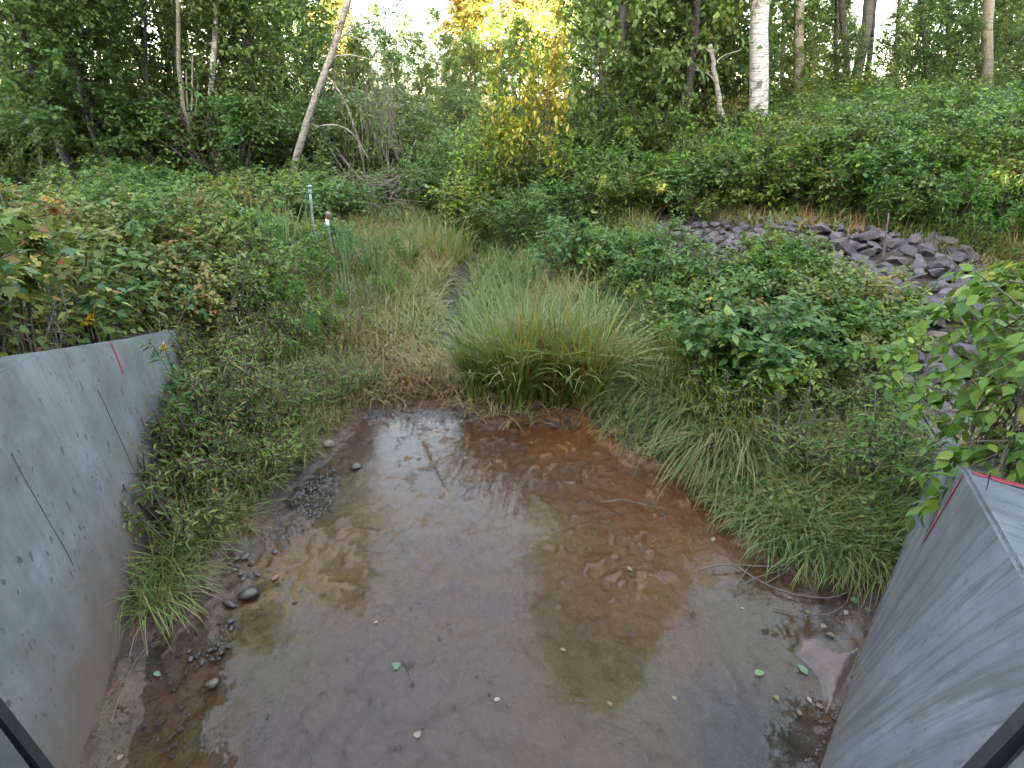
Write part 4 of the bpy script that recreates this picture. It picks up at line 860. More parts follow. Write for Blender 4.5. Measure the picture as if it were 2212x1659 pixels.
# near shrubs whose big leaves are built one by one
def leaf_unit(t_, mat):
    V, T = TPL[t_]; return mesh_np('leaf_' + t_, V, T, M[mat])
UNIT = {(a, b): leaf_unit(a, b) for a, b in [('ovate', 'one_green'), ('ovate', 'one_light'), ('lobed', 'one_mixed'), ('lobed', 'one_light'), ('ovate', 'one_mixed')]}
def near_shrub(name, label, loc, seed, t_, mat, smat, H, Rr, stems, tps, nl, size, nobj, cat='shrub', group=None, zmin=None, **kw):
    rng = np.random.default_rng(seed); tb, (P, D, Nn, s_) = shrub_arrays(rng, H, Rr, stems, tps, nl, size, **kw)
    loc = np.array(loc, float)
    ok = P[:, 2] + loc[2] > terr(P[:, 0] + loc[0], P[:, 1] + loc[1]) + .02
    P, D, Nn, s_ = P[ok], D[ok], Nn[ok], s_[ok]
    e = empty(name, loc, label, cat, group); cd = np.linalg.norm(P + loc - [0, 0, CAMZ], axis=1) - .35 * P[:, 2] / H - s_ * 2
    o_ = np.argsort(cd); a, b = o_[:nobj], o_[nobj:]
    D = norm(D); X = norm(np.cross(D, Nn)); Z = np.cross(X, D)
    for i in a:
        c_ = link('leaf', UNIT[(t_, mat)], e)
        Mx = Matrix.Identity(4)
        for r_ in range(3): Mx[r_][0], Mx[r_][1], Mx[r_][2], Mx[r_][3] = X[i][r_] * s_[i], D[i][r_] * s_[i], Z[i][r_] * s_[i], P[i][r_]
        c_.matrix_local = Mx
    if len(b):
        V, Fc, T = place_leaves(t_, P[b], D[b], Nn[b], s_[b], patch_tint(rng, P[b])); tag(link('foliage', mesh_np(name + '_rest', V, Fc, M[smat], T), e), kind='stuff')
    V2, F2, T2 = merge(tb); link('stems', mesh_np(name + '_stems', V2, F2, M['twig'], T2), e); return e
for k, (x, y, s, kd, i, lb) in enumerate([(1655, 640, .95, 'rod', 0, 'tall thin yellowing weed standing over the rocks'), (1640, 600, .7, 'low', 1, 'leafy plant dividing the two rock patches'), (1700, 590, .65, 'low', 2, 'brownish plant at the right of the dividing plant'), (1600, 640, .6, 'low', 0, 'green plant at the lower edge of the middle rock patch'),
        (1760, 640, .7, 'low', 1, 'yellow green plant over the middle rocks'), (1840, 680, .5, 'low', 1, 'light green plant over the rocks under the dead stalk'), (1490, 620, .5, 'low', 0, 'small plant at the lower left of the middle rock patch'), (1930, 760, .45, 'low', 0, 'green plant left of the big tan boulder'), (1660, 560, .6, 'rod', 1, 'slender weed in the middle of the rock slope')]):
    q = ground(x, y); put_shrub(kd, i, q[0], q[1], s, lb, name='plant', cat='plant')
q = ground(1600, 905)
near_shrub('dogwood', 'blue green shrub with broad oval leaves, largest on the right bank', (q[0] + .05, q[1] + .25, q[2] + .05), 31, 'ovate', 'one_green', 'leaf_deep', 1.3, .68, 26, 14, 7, .10, 290, twl=.2, low=.12, arch=.55)
q = ground(1800, 780)
near_shrub('shrub', 'yellow green shrub between the oval leaved shrub and the rocks', (q[0], q[1] + .2, q[2]), 32, 'ovate', 'one_light', 'leaf_light', .7, .55, 18, 10, 6, .085, 180, twl=.18, low=.15)
q = ground(1890, 700)
near_shrub('vine', 'light green trailing plant spilling over the rocks', (q[0], q[1], q[2]), 33, 'ovate', 'one_light', 'leaf_light', .45, .7, 14, 9, 5, .10, 90, twl=.2, low=.3, arch=.7)
for k, (x, y, H, Rr, mt, n_, lb, t_, sz) in enumerate([
    (-2.95, 2.35, 1.06, .55, 'one_mixed', 130, 'bramble with lobed leaves nearest the camera on the left wall', 'lobed', .105),
    (-3.45, 3.35, 1.19, .60, 'one_mixed', 130, 'bramble with yellow spotted leaves behind the left wall top', 'lobed', .105),
    (-4.05, 2.9, 1.44, .70, 'one_mixed', 110, 'tall bramble at the left edge above the wall', 'lobed', .115),
    (-3.95, 4.6, 1.19, .62, 'one_mixed', 120, 'bramble above the red mark on the left wall', 'lobed', .105),
    (-4.8, 5.2, 1.56, .8, 'one_light', 90, 'bluish green bramble standing out in the left thicket', 'lobed', .12),
    (-5.2, 4.0, 1.62, .8, 'one_mixed', 80, 'tall tangled bramble at the far left edge', 'lobed', .12),
    (-4.5, 6.2, 1.06, .7, 'one_mixed', 90, 'bramble with fading leaves beyond the left wall end', 'ovate', .09),
    (-3.75, 5.9, 0.94, .6, 'one_mixed', 90, 'low bramble over the buried end of the left wall', 'ovate', .085)]):
    near_shrub('bramble', lb, (x, y, tz(x, y)), 50 + k, t_, mt, 'leaf_mixed' if k != 4 else 'leaf_deep', H, Rr, 20, 13, 6, sz * .78, int(n_ * 1.15), twl=.22, low=.3, arch=.5, droop=.5)
for k, (x, y) in enumerate([(-6.2, 5.6), (-5.6, 6.8), (-6.9, 7.4), (-7.6, 6.1), (-6.3, 4.2), (-7.2, 4.6), (-5.2, 7.6), (-8.3, 7.5), (-4.3, 7.4), (-8.6, 5.6), (-3.4, 7.3), (-4.2, 8.4), (-5.0, 9.0)]):
    put_shrub('low', [2, 0, 2, 2, 1][k % 5], x, y, rng.uniform(.9, 1.4), 'tangled bush with browning leaves in the left thicket', 'tangled bushes of the left thicket', name='bush')
for k, (x, y, s_, i_, lb) in enumerate([(-5.7, 6.6, .72, 4, 'tall mixed bush rising from the left thicket above the wall end'), (-6.9, 6.3, .8, 2, 'tall light green bush at the left of the thicket'), (-4.9, 8.2, .6, 4, 'brown flecked bush deeper in the left thicket'), (-7.9, 7.9, .8, 0, 'mid green bush at the far left of the thicket'), (-6.3, 8.6, .7, 2, 'light green bush deep in the left thicket'), (-3.9, 9.2, .45, 2, 'light green bush at the right end of the thicket')]):
    put_shrub('hill', i_, x, y, s_, lb, name='bush')
# bare canes behind the left wall
parts = []
rng = np.random.default_rng(77)
for k in range(150):
    s0 = rng.uniform(.02, .62); b, tp_ = on_left(s0, 1); tp = on_left(s0, tp_)[0]; off = rng.uniform(.28, .75)
    a = np.array([tp[0] - off, tp[1] - off * .3, tz(tp[0] - off, tp[1] - off * .3)]); parts.append(tube(bez(a, a + np.array([rng.normal(0, .1), rng.normal(0, .1), .25]), a + np.array([rng.normal(.05, .2), rng.normal(0, .25), rng.uniform(.2, .6)]), 5), .004, 4))
V, Fc, T = merge(parts); tag(link('undergrowth', mesh_np('canes', V, Fc, M['deadtwig'])), 'bare brown canes and litter along the back of the left wall', None, None, 'stuff')

# box elder sapling over the right wall
e = empty('box_elder_sapling', (2.75, 1.95, tz(2.75, 1.95)), 'bright green sapling with arching stems hanging over the right wall', 'sapling')
el_ = np.array(e.location); parts = []; B, Dv, Ln = [], [], []
def hang(pts, D0, D1, r0, leaves=True, st=.25):
    n_ = len(pts); P = np.array([gd(x, y, D0 + (D1 - D0) * i / (n_ - 1)) for i, (x, y) in enumerate(pts)]) - el_; P = smooth_path(P, 12)
    parts.append(tube(P, np.linspace(r0, r0 * .35, 12), 6))
    if leaves:
        for f in np.arange(st, 1.001, .13):
            i = min(int(f * 11), 10); b = P[i]; d = norm(P[i + 1] - P[i])
            for sg in (-1, 1): B.append(b); Dv.append(norm(np.array([sg * .6 * abs(d[1]) + sg * .5 + rng.normal(0, .25), rng.normal(0, .45), rng.normal(-.1, .3)]) + d * .5)); Ln.append(.15)
hang([(2140, 1020), (2130, 1060)], 1.95, 2.0, .004, False)
root = [(2300, 1000), (2215, 860)]
hang([(2240, 1100), (2180, 960), (2212, 820), (2280, 640)], 2.2, 2.2, .007)
hang([(2178, 970), (2110, 1000), (2040, 1060), (2010, 1090)], 2.2, 2.35, .005)
hang([(2178, 970), (2150, 1030), (2105, 1110)], 2.2, 2.0, .005, False)
hang([(2178, 960), (2160, 990), (2172, 1080), (2165, 1130)], 2.2, 2.0, .004, True, .6)
for pts, a, b_ in [([(2230, 900), (2160, 820), (2080, 760), (2010, 730)], 2.3, 2.8), ([(2240, 800), (2150, 720), (2080, 660), (2030, 640)], 2.3, 2.9), ([(2250, 700), (2180, 640), (2110, 590), (2100, 575)], 2.3, 3.0),
                ([(2240, 850), (2160, 880), (2080, 900), (2020, 940)], 2.3, 2.6), ([(2260, 660), (2210, 610), (2170, 570)], 2.4, 3.0), ([(2230, 950), (2140, 930), (2060, 850), (1990, 830)], 2.3, 2.8), ([(2240, 780), (2200, 740), (2120, 790), (2060, 800)], 2.3, 2.6), ([(2260, 900), (2215, 1010), (2200, 1060)], 2.2, 2.1),
                ([(2020, 940), (1990, 900), (1960, 720), (1940, 700)], 3.2, 3.5), ([(2040, 900), (1950, 840), (1900, 740), (1870, 720)], 3.2, 3.6), ([(2250, 620), (2160, 600), (2090, 640), (2050, 700)], 2.6, 3.1), ([(2250, 760), (2170, 700), (2110, 690), (2060, 730)], 2.5, 2.9), ([(2250, 880), (2190, 830), (2140, 850), (2080, 830)], 2.4, 2.7), ([(2260, 560), (2200, 560), (2140, 600)], 2.7, 3.1), ([(2230, 930), (2150, 960), (2080, 980), (2040, 1010)], 2.3, 2.5)]:
    hang(pts, a, b_, .005)
B, Dv, Ln = np.array(B), np.array(Dv), np.array(Ln)
P, D_, Nn, s_ = twig_leaves(rng, B, Dv, Ln, 4, .077, spread=.5, droop=.6, flat=.4, jit=.35)
D_ = norm(D_); X = norm(np.cross(D_, Nn)); Z = np.cross(X, D_)
idx = rng.permutation(len(P))
for i in idx[:290]:
    c_ = link('leaf', UNIT[('ovate', 'one_light')], e); Mx = Matrix.Identity(4)
    for r_ in range(3): Mx[r_][0], Mx[r_][1], Mx[r_][2], Mx[r_][3] = X[i][r_] * s_[i], D_[i][r_] * s_[i], Z[i][r_] * s_[i], P[i][r_]
    c_.matrix_local = Mx
r_ = idx[290:]
if len(r_):
    V, Fc, T = place_leaves('ovate', P[r_], D_[r_], Nn[r_], s_[r_], rng.random(len(r_)) * .8); tag(link('foliage', mesh_np('box_rest', V, Fc, M['leaf_light'], T), e), kind='stuff')
V, Fc, T = merge(parts); link('stems', mesh_np('box_stems', V, Fc, M['twig'], T), e)
# dark rootstock with hanging brown shreds behind the sapling
n = 1400; P = np.stack([rng.uniform(2.35, 3.3, n), rng.uniform(2.0, 2.9, n), rng.uniform(1.2, 2.15, n)], -1)
k = (P[:, 0] - 2.95) ** 2 + (P[:, 1] - 2.35) ** 2 < .42 ** 2; P = P[k]; n = len(P)
V, Fc, T = blades(rng, P, rng.uniform(.2, .5, n), np.full(n, .012), 2.4, .5, tint=.7 + .3 * rng.random(n))
tag(link('dead_grass_tangle', mesh_np('dead_tangle', V, Fc, M['redbark'], T)), 'dark brown tangle of dead stems behind the sapling on the right wall', 'dead stems')

# ------------------------------------------------------------------ grasses
def clump(name, label, loc, seed, n, L, W, spread_, lean, droop, mat, az=None, azs=.5, group=None, cat='grass clump', seg=5, zf=True):
    rng = np.random.default_rng(seed); a = rng.random(n) * 6.28; r_ = spread_ * np.sqrt(rng.random(n))
    P = np.stack([np.cos(a) * r_, np.sin(a) * r_ * .8, 0 * a], -1)
    if zf: P[:, 2] = terr(P[:, 0] + loc[0], P[:, 1] + loc[1]) - loc[2] - .02
    azz = a if az is None else az
    if az is None: V, Fc, T = blades(rng, P, L * rng.uniform(.45, 1.1, n), W * rng.uniform(.6, 1.2, n), lean, droop, seg, a, azs)
    else: V, Fc, T = blades(rng, P, L * rng.uniform(.45, 1.1, n), W * rng.uniform(.6, 1.2, n), lean, droop, seg, az, azs)
    T = np.repeat(np.clip(rng.normal(.45, .27, n), 0, 1), seg)
    e = empty(name, loc, label, cat, group); link('blades', mesh_np(name, V, Fc, M[mat], T), e); return e
DOWN = -PI / 2
cl_ = [((1040, 850), .8, .22, 260, 'tall sedge clump at the brook mouth, leftmost of the standing sedges', 'grass_mixed'), ((1120, 868), .95, .26, 340, 'tall sedge clump with rust brown blades in the middle of the pool head', 'grass_straw'),
       ((1200, 862), .95, .24, 320, 'tall green sedge clump right of the rust brown one', 'grass_mixed'), ((1265, 870), .9, .2, 260, 'tall sedge clump with long bright blades, rightmost standing one', 'grass_mixed'), ((1150, 800), .7, .3, 220, 'tall pale sedge clump standing behind the front ones', 'grass_blue')]
for k, ((x, y), L, s0, n_, lb, mt) in enumerate(cl_):
    q = ground(x, y); clump('sedge', lb, (q[0], q[1], q[2]), 500 + k, n_, L * 1.5, .024, s0 * .78, .07, .85, 'sedge' if mt != 'grass_blue' else mt, azs=.9, seg=6)
q = ground(1235, 680); clump('sedge', 'pale blue green grass clump with stems leaning left behind the sedges', (q[0], q[1], q[2]), 520, 200, .75, .014, .5, .45, .9, 'grass_mixed', az=2.4, azs=.6)
dr = [((1420, 850), 'long drooping grass clump next to the standing sedge'), ((1500, 900), 'long drooping grass clump in the middle of the right bank edge'), ((1360, 810), 'drooping pale grass clump higher behind the first drooping one'), ((1570, 960), 'drooping grass clump below the oval leaved shrub'), ((1470, 800), 'brown drooping grass mound left of the oval leaved shrub')]
for k, ((x, y), lb) in enumerate(dr):
    q = ground(x, y); clump('drooping_grass', lb, (q[0], q[1], q[2]), 530 + k, 600, 1.1, .012, .30, .75, 1.25, 'grass_straw' if k in (2, 3, 4) else 'sedge', az=-2.1, azs=.4)
rb = [(1600, 1080), (1650, 1120), (1700, 1150), (1760, 1170), (1820, 1190), (1880, 1200), (1930, 1180), (1680, 1050), (1760, 1090), (1840, 1110), (1910, 1110), (1950, 1120), (1640, 1010), (1600, 1020), (1740, 1010), (1830, 1030), (1920, 1040)]
for k, (x, y) in enumerate(rb):
    q = ground(x, y); clump('grass_tussock', ('arching grass tussock at the pool edge, ' if y > 1100 else 'grass tussock higher on the right bank, ') + ('above the long stick' if x < 1720 else 'above the cream leaves' if x < 1850 else 'touching the right wall'), (q[0], q[1], q[2]), 550 + k, 330, .55, .010, .20, .5, 1.5, 'grass_mixed', az=-1.9, azs=1.1, group=('tussocks at the pool edge ' if y > 1100 else 'tussocks on the right bank ') + ('left' if x < 1720 else 'middle' if x < 1850 else 'by the wall'))
lf = [((345, 1300), .62, 230, 'bright grass tussock nearest the camera at the left wall foot'), ((375, 1230), .55, 200, 'grass tussock second from the camera at the left wall foot'), ((430, 1170), .45, 220, 'grass tussock third from the camera along the left wall'), ((500, 1140), .40, 200, 'low grass tussock beside the dark gravel on the left bank'), ((420, 1080), .42, 220, 'grass tussock close to the left wall middle'), ((560, 1030), .42, 220, 'thin grass tussock in the middle of the left bank'), ((640, 980), .4, 180, 'small grass tussock near the pool head on the left bank')]
for k, ((x, y), L, n_, lb) in enumerate(lf):
    q = ground(x, y); clump('grass_tussock', lb, (q[0], q[1], q[2]), 580 + k, n_, L, .008, .14, .5, 1.4, 'grass_mixed', az=-1.2, azs=1.2)
for k, (x, y, n_, lb) in enumerate([(600, 590, 55, 'upright reed clump left of the metal pipe'), (785, 620, 50, 'upright reed clump right of the white marker'), (640, 560, 30, 'thin reed clump just below the metal pipe'), (790, 700, 30, 'small reed clump in front of the right reed clump')]):
    q = ground(x, y); clump('reed', lb, (q[0], q[1], q[2]), 600 + k, n_, 1.35 if k < 2 else .9, .024, .28, .1, .22, 'grass_blue', azs=1.5, cat='reed clump')
q = ground(960, 560); clump('grass_tussock', 'tall bright grass clump upstream beside the brook stones', (q[0], q[1], q[2]), 610, 420, .9, .012, .5, .2, .6, 'grass_mixed', azs=1)
# meadow and bank grass, too many blades to count
rng = np.random.default_rng(88)
def grass_patch(label, poly, xr, yr, n, L, W, lean, droop, mat, tlo=0., thi=1., name='grass', az=None, azs=0, seg=4):
    P = region_xy(rng, n, poly, xr, yr); nn = len(P); P[:, 2] -= .02
    hm = .65 + .8 * fbm(P[:, 0] * 1.6, P[:, 1] * 1.6, 3, 12)
    v = fbm(P[:, 0] * 1.1 + 5, P[:, 1] * 1.1, 3, 44); T = np.clip((v - .5) * 1.7 + .5 + rng.normal(0, .22, nn), 0, 1) * (thi - tlo) + tlo
    V, Fc, _ = blades(rng, P, L * hm * rng.uniform(.4, 1.15, nn), W * rng.uniform(.6, 1.3, nn), lean, droop, seg, az, azs)
    tag(link(name, mesh_np(name, V, Fc, M[mat], np.repeat(T, seg))), label, None, None, 'stuff')
MEAD = [(470, 500), (900, 460), (1030, 470), (1000, 560), (968, 600), (938, 700), (950, 790), (1000, 850), (960, 872), (830, 872), (760, 880), (700, 800), (600, 700), (440, 640)]
grass_patch('straw coloured and green meadow grass left of the brook', MEAD, (-6, .3), (5.2, 13), 24000, .58, .013, .35, 1.3, 'grass_straw', .15, 1)
grass_patch('tall tan and green stalks on the left bank', LEFTB, (-4.2, -.8), (3, 8), 4200, .55, .009, .3, .9, 'grass_straw', .2, 1)
grass_patch('short green grass over the left bank', LEFTB + [(320, 1350), (290, 1300)], (-4.2, -.8), (2.0, 8), 9000, .26, .008, .5, 1.3, 'grass_mixed')
MEADR = [(1010, 480), (1400, 470), (1440, 600), (1500, 640), (1480, 760), (1400, 800), (1290, 860), (1010, 850), (975, 700), (1010, 600)]
grass_patch('green and brown grass right of the brook', MEADR, (-.8, 3), (5, 12.5), 13000, .55, .011, .35, 1.2, 'grass_mixed', .1, 1)
RB = [(1290, 880), (1400, 760), (1560, 700), (1900, 700), (2010, 900), (1990, 1100), (1920, 1270), (1700, 1230), (1560, 1090), (1420, 1000), (1310, 950)]
grass_patch('tangled green grass covering the right bank', RB, (.6, 5), (2.3, 7.5), 15000, .34, .008, .5, 1.4, 'grass_mixed', .1, 1)
grass_patch('grass behind the goldenrods on the right', [(1500, 470), (1800, 440), (2330, 380), (2330, 600), (2150, 570), (1900, 520), (1500, 480)], (3, 15), (7, 14), 7000, .4, .012, .35, 1.0, 'grass_mixed')
grass_patch('dim grass in front of the left woods', [(-60, 560), (450, 560), (560, 420), (980, 420), (980, 480), (-60, 640)], (-14, 1), (5, 20), 11000, .5, .014, .3, .9, 'grass_mixed')
grass_patch('grass and litter on the earth behind the right wall', [(2020, 520), (2400, 540), (2400, 1200), (2090, 1000), (2130, 700)], (3, 9), (1.6, 8), 5000, .35, .01, .45, 1.2, 'grass_mixed', .2, 1)
for k, (x, y) in enumerate(spread(rng, [(2150, 560), (2400, 560), (2400, 900), (2200, 800)], (3, 9), (2, 8), .6)):
    put_shrub('low', k, x, y, rng.uniform(.45, .8), 'leafy plant behind the box elder sapling on the right', 'leafy plants behind the sapling on the right', name='leafy_plant', cat='plant')
grass_patch('bent grass closing over the mouth of the brook', [(850, 880), (860, 800), (930, 760), (1010, 760), (1080, 880), (1000, 892)], (-1.6, 0), (5.6, 6.6), 1500, .28, .012, .45, 1.3, 'grass_straw')
grass_patch('dead rusty stalks around the foot of the sedges', [(960, 880), (1000, 780), (1290, 780), (1330, 960), (1100, 925)], (-1.2, 1.8), (5.0, 6.8), 1500, .5, .012, .9, 1.0, 'grass_straw', .6, 1)
# ground cover of small leaves
def cover(label, poly, xr, yr, n, hmax, size, mat, t_='simple', name='ground_cover'):
    P = region_xy(rng, n, poly, xr, yr); P = P[sdf(P[:, 0], P[:, 1], LBACK) < -.25] if label.startswith('brambles') else P; nn = len(P); P[:, 2] += hmax * rng.random(nn) ** 1.5 * (.4 + fbm(P[:, 0] * 2, P[:, 1] * 2, 3, 4))
    D = rng.normal(0, 1, (nn, 3)); D[:, 2] *= .4; Nn = rng.normal(0, .5, (nn, 3)); Nn[:, 2] += 1
    V, Fc, T = place_leaves(t_, P, D, Nn, size * rng.uniform(.5, 1.3, nn), patch_tint(rng, P, 2)); tag(link(name, mesh_np(name, V, Fc, M[mat], T)), label, None, None, 'stuff')
cover('small mixed leaves carpeting the left bank', LEFTB, (-4.2, -.8), (3, 9), 9000, .38, .045, 'leaf_mixed', 'narrow')
cover('small leaves carpeting the right bank', RB, (.6, 5), (2.3, 7.5), 8000, .3, .05, 'leaf_green')
cover('low leaves along the brook banks', MEADR, (-.8, 3), (5, 12.5), 5000, .3, .05, 'leaf_light')
cover('low leaves among the meadow grass', MEAD, (-6, .3), (5.2, 13), 5000, .3, .05, 'leaf_mixed')
cover('leafy floor of the right bank bushes', HILL, (-2, 18), (9.5, 24), 26000, .9, .10, 'leaf_green')
cover('leafy floor of the left woods', [(-120, 260), (1000, 260), (1000, 480), (560, 560), (-120, 640)], (-26, 1), (11, 34), 22000, .6, .11, 'leaf_deep')
cover('brambles and litter behind the left wall', [(-200, 300), (460, 330), (480, 760), (-200, 900)], (-9, -3.0), (1.2, 8), 6000, .5, .075, 'leaf_mixed', 'ovate')
#==MARK_VEG_END
# ------------------------------------------------------------------ rocks
def rock_mesh(name, seed, mat, n=13, flat=.7, round_=0.0):
    rr = random.Random(seed); bm = bmesh.new()
    for _ in range(n):
        v = Vector((rr.gauss(0, 1), rr.gauss(0, 1), rr.gauss(0, 1))).normalized() * rr.uniform(.82, 1.05); v.z *= flat; v.x *= 1.15; bm.verts.new(v * .5)
    r = bmesh.ops.convex_hull(bm, input=bm.verts[:]); bmesh.ops.delete(bm, geom=[g for g in r['geom_interior'] if isinstance(g, bmesh.types.BMVert)], context='VERTS')
    me = bpy.data.meshes.new(name)
    if round_: bmesh.ops.subdivide_edges(bm, edges=bm.edges[:], cuts=1, smooth=round_, use_grid_fill=True)
    bm.to_mesh(me); bm.free(); me.materials.append(mat)
    if round_: me.polygons.foreach_set('use_smooth', [True] * len(me.polygons))
    return me
ROCKS = [rock_mesh('rock%d' % k, 700 + k, M['rock'], 12 + k % 4, .75) for k in range(12)]
TANS = [rock_mesh('tan%d' % k, 720 + k, M['rock_tan'], 13, .75) for k in range(3)]
rr = random.Random(6); nprnd = np.random.default_rng(60)
RIP = np.array([(1360, 500), (1470, 478), (1620, 472), (1800, 492), (1960, 515), (2100, 545), (2170, 590), (2190, 640), (2120, 700), (2110, 800), (2080, 880), (2090, 960), (2010, 980), (1960, 860), (1900, 740), (1860, 640), (1700, 590), (1540, 600), (1500, 650), (1440, 640), (1400, 560)], float)
cand = []
for x in np.arange(1.5, 9.5, .205):
    for y in np.arange(3.7, 14, .205):
        a, b = x + rr.uniform(-.07, .07), y + rr.uniform(-.07, .07); z = tz(a, b); q = proj(np.array([a, b, z]))[0]
        if inpoly(np.array([q[0]]), np.array([q[1]]), RIP)[0]: cand.append((a, b, z, q))
rr.shuffle(cand); cand.sort(key=lambda c_: np.hypot(c_[0], c_[1]))
print('riprap', len(cand))
def put_rock(me, x, y, z, s, label, group, name='rock', cat='rock', sc=None):
    o = link(name, me); o.location = (x, y, z); o.rotation_euler = (rr.uniform(-.5, .5), rr.uniform(-.5, .5), rr.uniform(0, 6.28)); o.scale = sc or (s * rr.uniform(.85, 1.25), s * rr.uniform(.8, 1.1), s * rr.uniform(.7, 1.05)); return tag(o, label, cat, group)
rest = []
for k, (x, y, z, q) in enumerate(cand):
    s = rr.choice([rr.uniform(.16, .26), rr.uniform(.24, .36)]) if q[0] > 1700 else rr.uniform(.14, .25)
    if k < 290: zn_ = ('lowest part of the slope, behind the sapling' if q[1] > 740 else 'right end of the slope' if q[0] > 2020 else 'slope around the tall dead stalk' if q[0] > 1850 else 'slope left of the dead stalk' if q[0] > 1680 else 'middle patch, upper part' if q[1] < 530 else 'middle patch, lower part'); put_rock(ROCKS[k % 12], x, y, z + .03 + rr.uniform(-.02, .06), s, 'angular purple grey rock, ' + zn_, 'rocks, ' + zn_)
    else: rest.append((x, y, z, s))
for _ in range(1500):
    x, y = rr.uniform(1.5, 9.5), rr.uniform(3.7, 14); z = tz(x, y); q = proj(np.array([x, y, z]))[0]
    if inpoly(np.array([q[0]]), np.array([q[1]]), RIP)[0]: rest.append((x, y, z - .02, rr.uniform(.06, .15)))
if rest:
    Vs, Fs, off = [], [], 0
    for k, (x, y, z, s) in enumerate(rest):
        me = ROCKS[k % 12]; v = np.empty(len(me.vertices) * 3, dtype=np.float32); me.vertices.foreach_get('co', v); v = v.reshape(-1, 3) * s; a = rr.uniform(0, 6.28)
        v = np.stack([v[:, 0] * math.cos(a) - v[:, 1] * math.sin(a) + x, v[:, 0] * math.sin(a) + v[:, 1] * math.cos(a) + y, v[:, 2] + z + .03], -1)
        for p_ in me.polygons: Fs.append([i + off for i in p_.vertices])
        Vs.append(v); off += len(v)
    me = bpy.data.meshes.new('rubble'); me.from_pydata(np.concatenate(Vs).tolist(), [], Fs); me.materials.append(M['rock']); tag(link('rubble', me), 'small rubble filling the gaps between the slope rocks', None, None, 'stuff')
def rock_at(x, y, wpx, lb, me, dz=.08, name='rock', asp=(1, .8, .7), rz=0, cat='rock', group=None):
    q = surf(x, y); d = q[1] * cp - (q[2] - CAMZ) * sp; s = wpx / F_ * d
    o = put_rock(me, q[0], q[1], q[2] + dz * s, s, lb, group, name, cat, sc=(s * asp[0], s * asp[1], s * asp[2])); o.rotation_euler = (0, 0, rz); return o
rock_at(2040, 748, 82, 'big pinkish tan boulder at the foot of the rock slope', TANS[0], .3)
rock_at(1935, 655, 50, 'large blue grey block in the lower rock slope', ROCKS[3], .3)
rock_at(1975, 655, 34, 'tan rock beside the large blue grey block', TANS[1], .25)
rock_at(2020, 590, 60, 'largest purple rock at the right end of the slope', ROCKS[5], .3)
rock_at(1828, 610, 22, 'small white stone among the green vines', rock_mesh('white', 741, M['rock_white'], 12, .8), .3, 'stone')
rock_at(2060, 930, 60, 'grey purple rock seen through the sapling leaves', ROCKS[7], .3)
rock_at(1935, 580, 48, 'purple block near the tall dead stalk', ROCKS[8], .3)
rock_at(1020, 562, 34, 'reddish stone at the top of the visible brook', rock_mesh('red', 742, M['rock_tan'], 13, .8), .3, 'stone')
rock_at(944, 590, 44, 'flat pink tan stone left of the brook', TANS[2], .2, 'stone')
# stones in the brook
BRK = np.array([(985, 550), (1070, 560), (1080, 610), (1040, 650), (1000, 700), (990, 770), (950, 800), (925, 740), (925, 640), (960, 600)], float)
SM = [rock_mesh('cobble%d' % k, 750 + k, M['rock'] if k % 2 else M['stone'], 12, .7) for k in range(6)]
n = 0
for k in range(6000):
    x, y = rr.uniform(-1.6, .1), rr.uniform(6.2, 13); z = tz(x, y); q = proj(np.array([x, y, z]))[0]
    if inpoly(np.array([q[0]]), np.array([q[1]]), BRK)[0]:
        put_rock(SM[k % 6], x, y, z + .02, rr.uniform(.07, .17), 'wet brown stone in the bed of the brook', 'stones in the brook', 'brook_stone', 'stone'); n += 1
        if n > 130: break
# pebbles on the left of the pool
PEB = [rock_mesh('pebble%d' % k, 770 + k, M['stone'], 14, .6, .5) for k in range(5)]
rock_at(541, 1290, 46, 'largest grey stone lying on the silt at the left', rock_mesh('big_pebble', 780, M['stone'], 16, .7, .4), .25, 'stone', (1, .78, .65), .6, 'stone')
rock_at(601, 1256, 25, 'pink wedge shaped stone on the silt', rock_mesh('pink_pebble', 781, M['stone_pink'], 12, .7, .3), .3, 'stone', (1, .75, .6), .3, 'stone')
rock_at(495, 1308, 40, 'long narrow brown stone on the silt', PEB[0], .25, 'stone', (1, .38, .4), -.5, 'stone')
rock_at(461, 1482, 31, 'pale rounded stone alone in the shallow brown water', rock_mesh('pale_pebble', 782, M['stone_pale'], 16, .8, .5), .45, 'stone', (1, .85, .75), .2, 'stone')
rock_at(556, 1250, 22, 'oval brown stone above the largest grey one', PEB[1], .3, 'stone', (1, .6, .5), -.4, 'stone')
rock_at(533, 1212, 24, 'dark stone half sunk near the grass', PEB[2], .3, 'stone', (1, .8, .5), 1.2, 'stone')
rock_at(768, 1010, 26, 'brown stone at the edge of the left bank weeds', PEB[3], .3, 'stone', (1, .8, .7), .2, 'stone')
rock_at(712, 972, 28, 'tan stone among weeds left of the pool head', rock_mesh('tan_pebble', 783, M['stone_pale'], 16, .8, .5), .3, 'stone', (1, .8, .8), .2, 'stone')
rock_at(375, 1487, 14, 'small dark stone left of the pale rounded one', PEB[2], .3, 'stone', (.8, 1, .6), 1.4, 'stone')
rock_at(596, 1200, 14, 'small round stone near the dark gravel', PEB[4], .3, 'stone', (1, 1, .8), 0, 'stone')
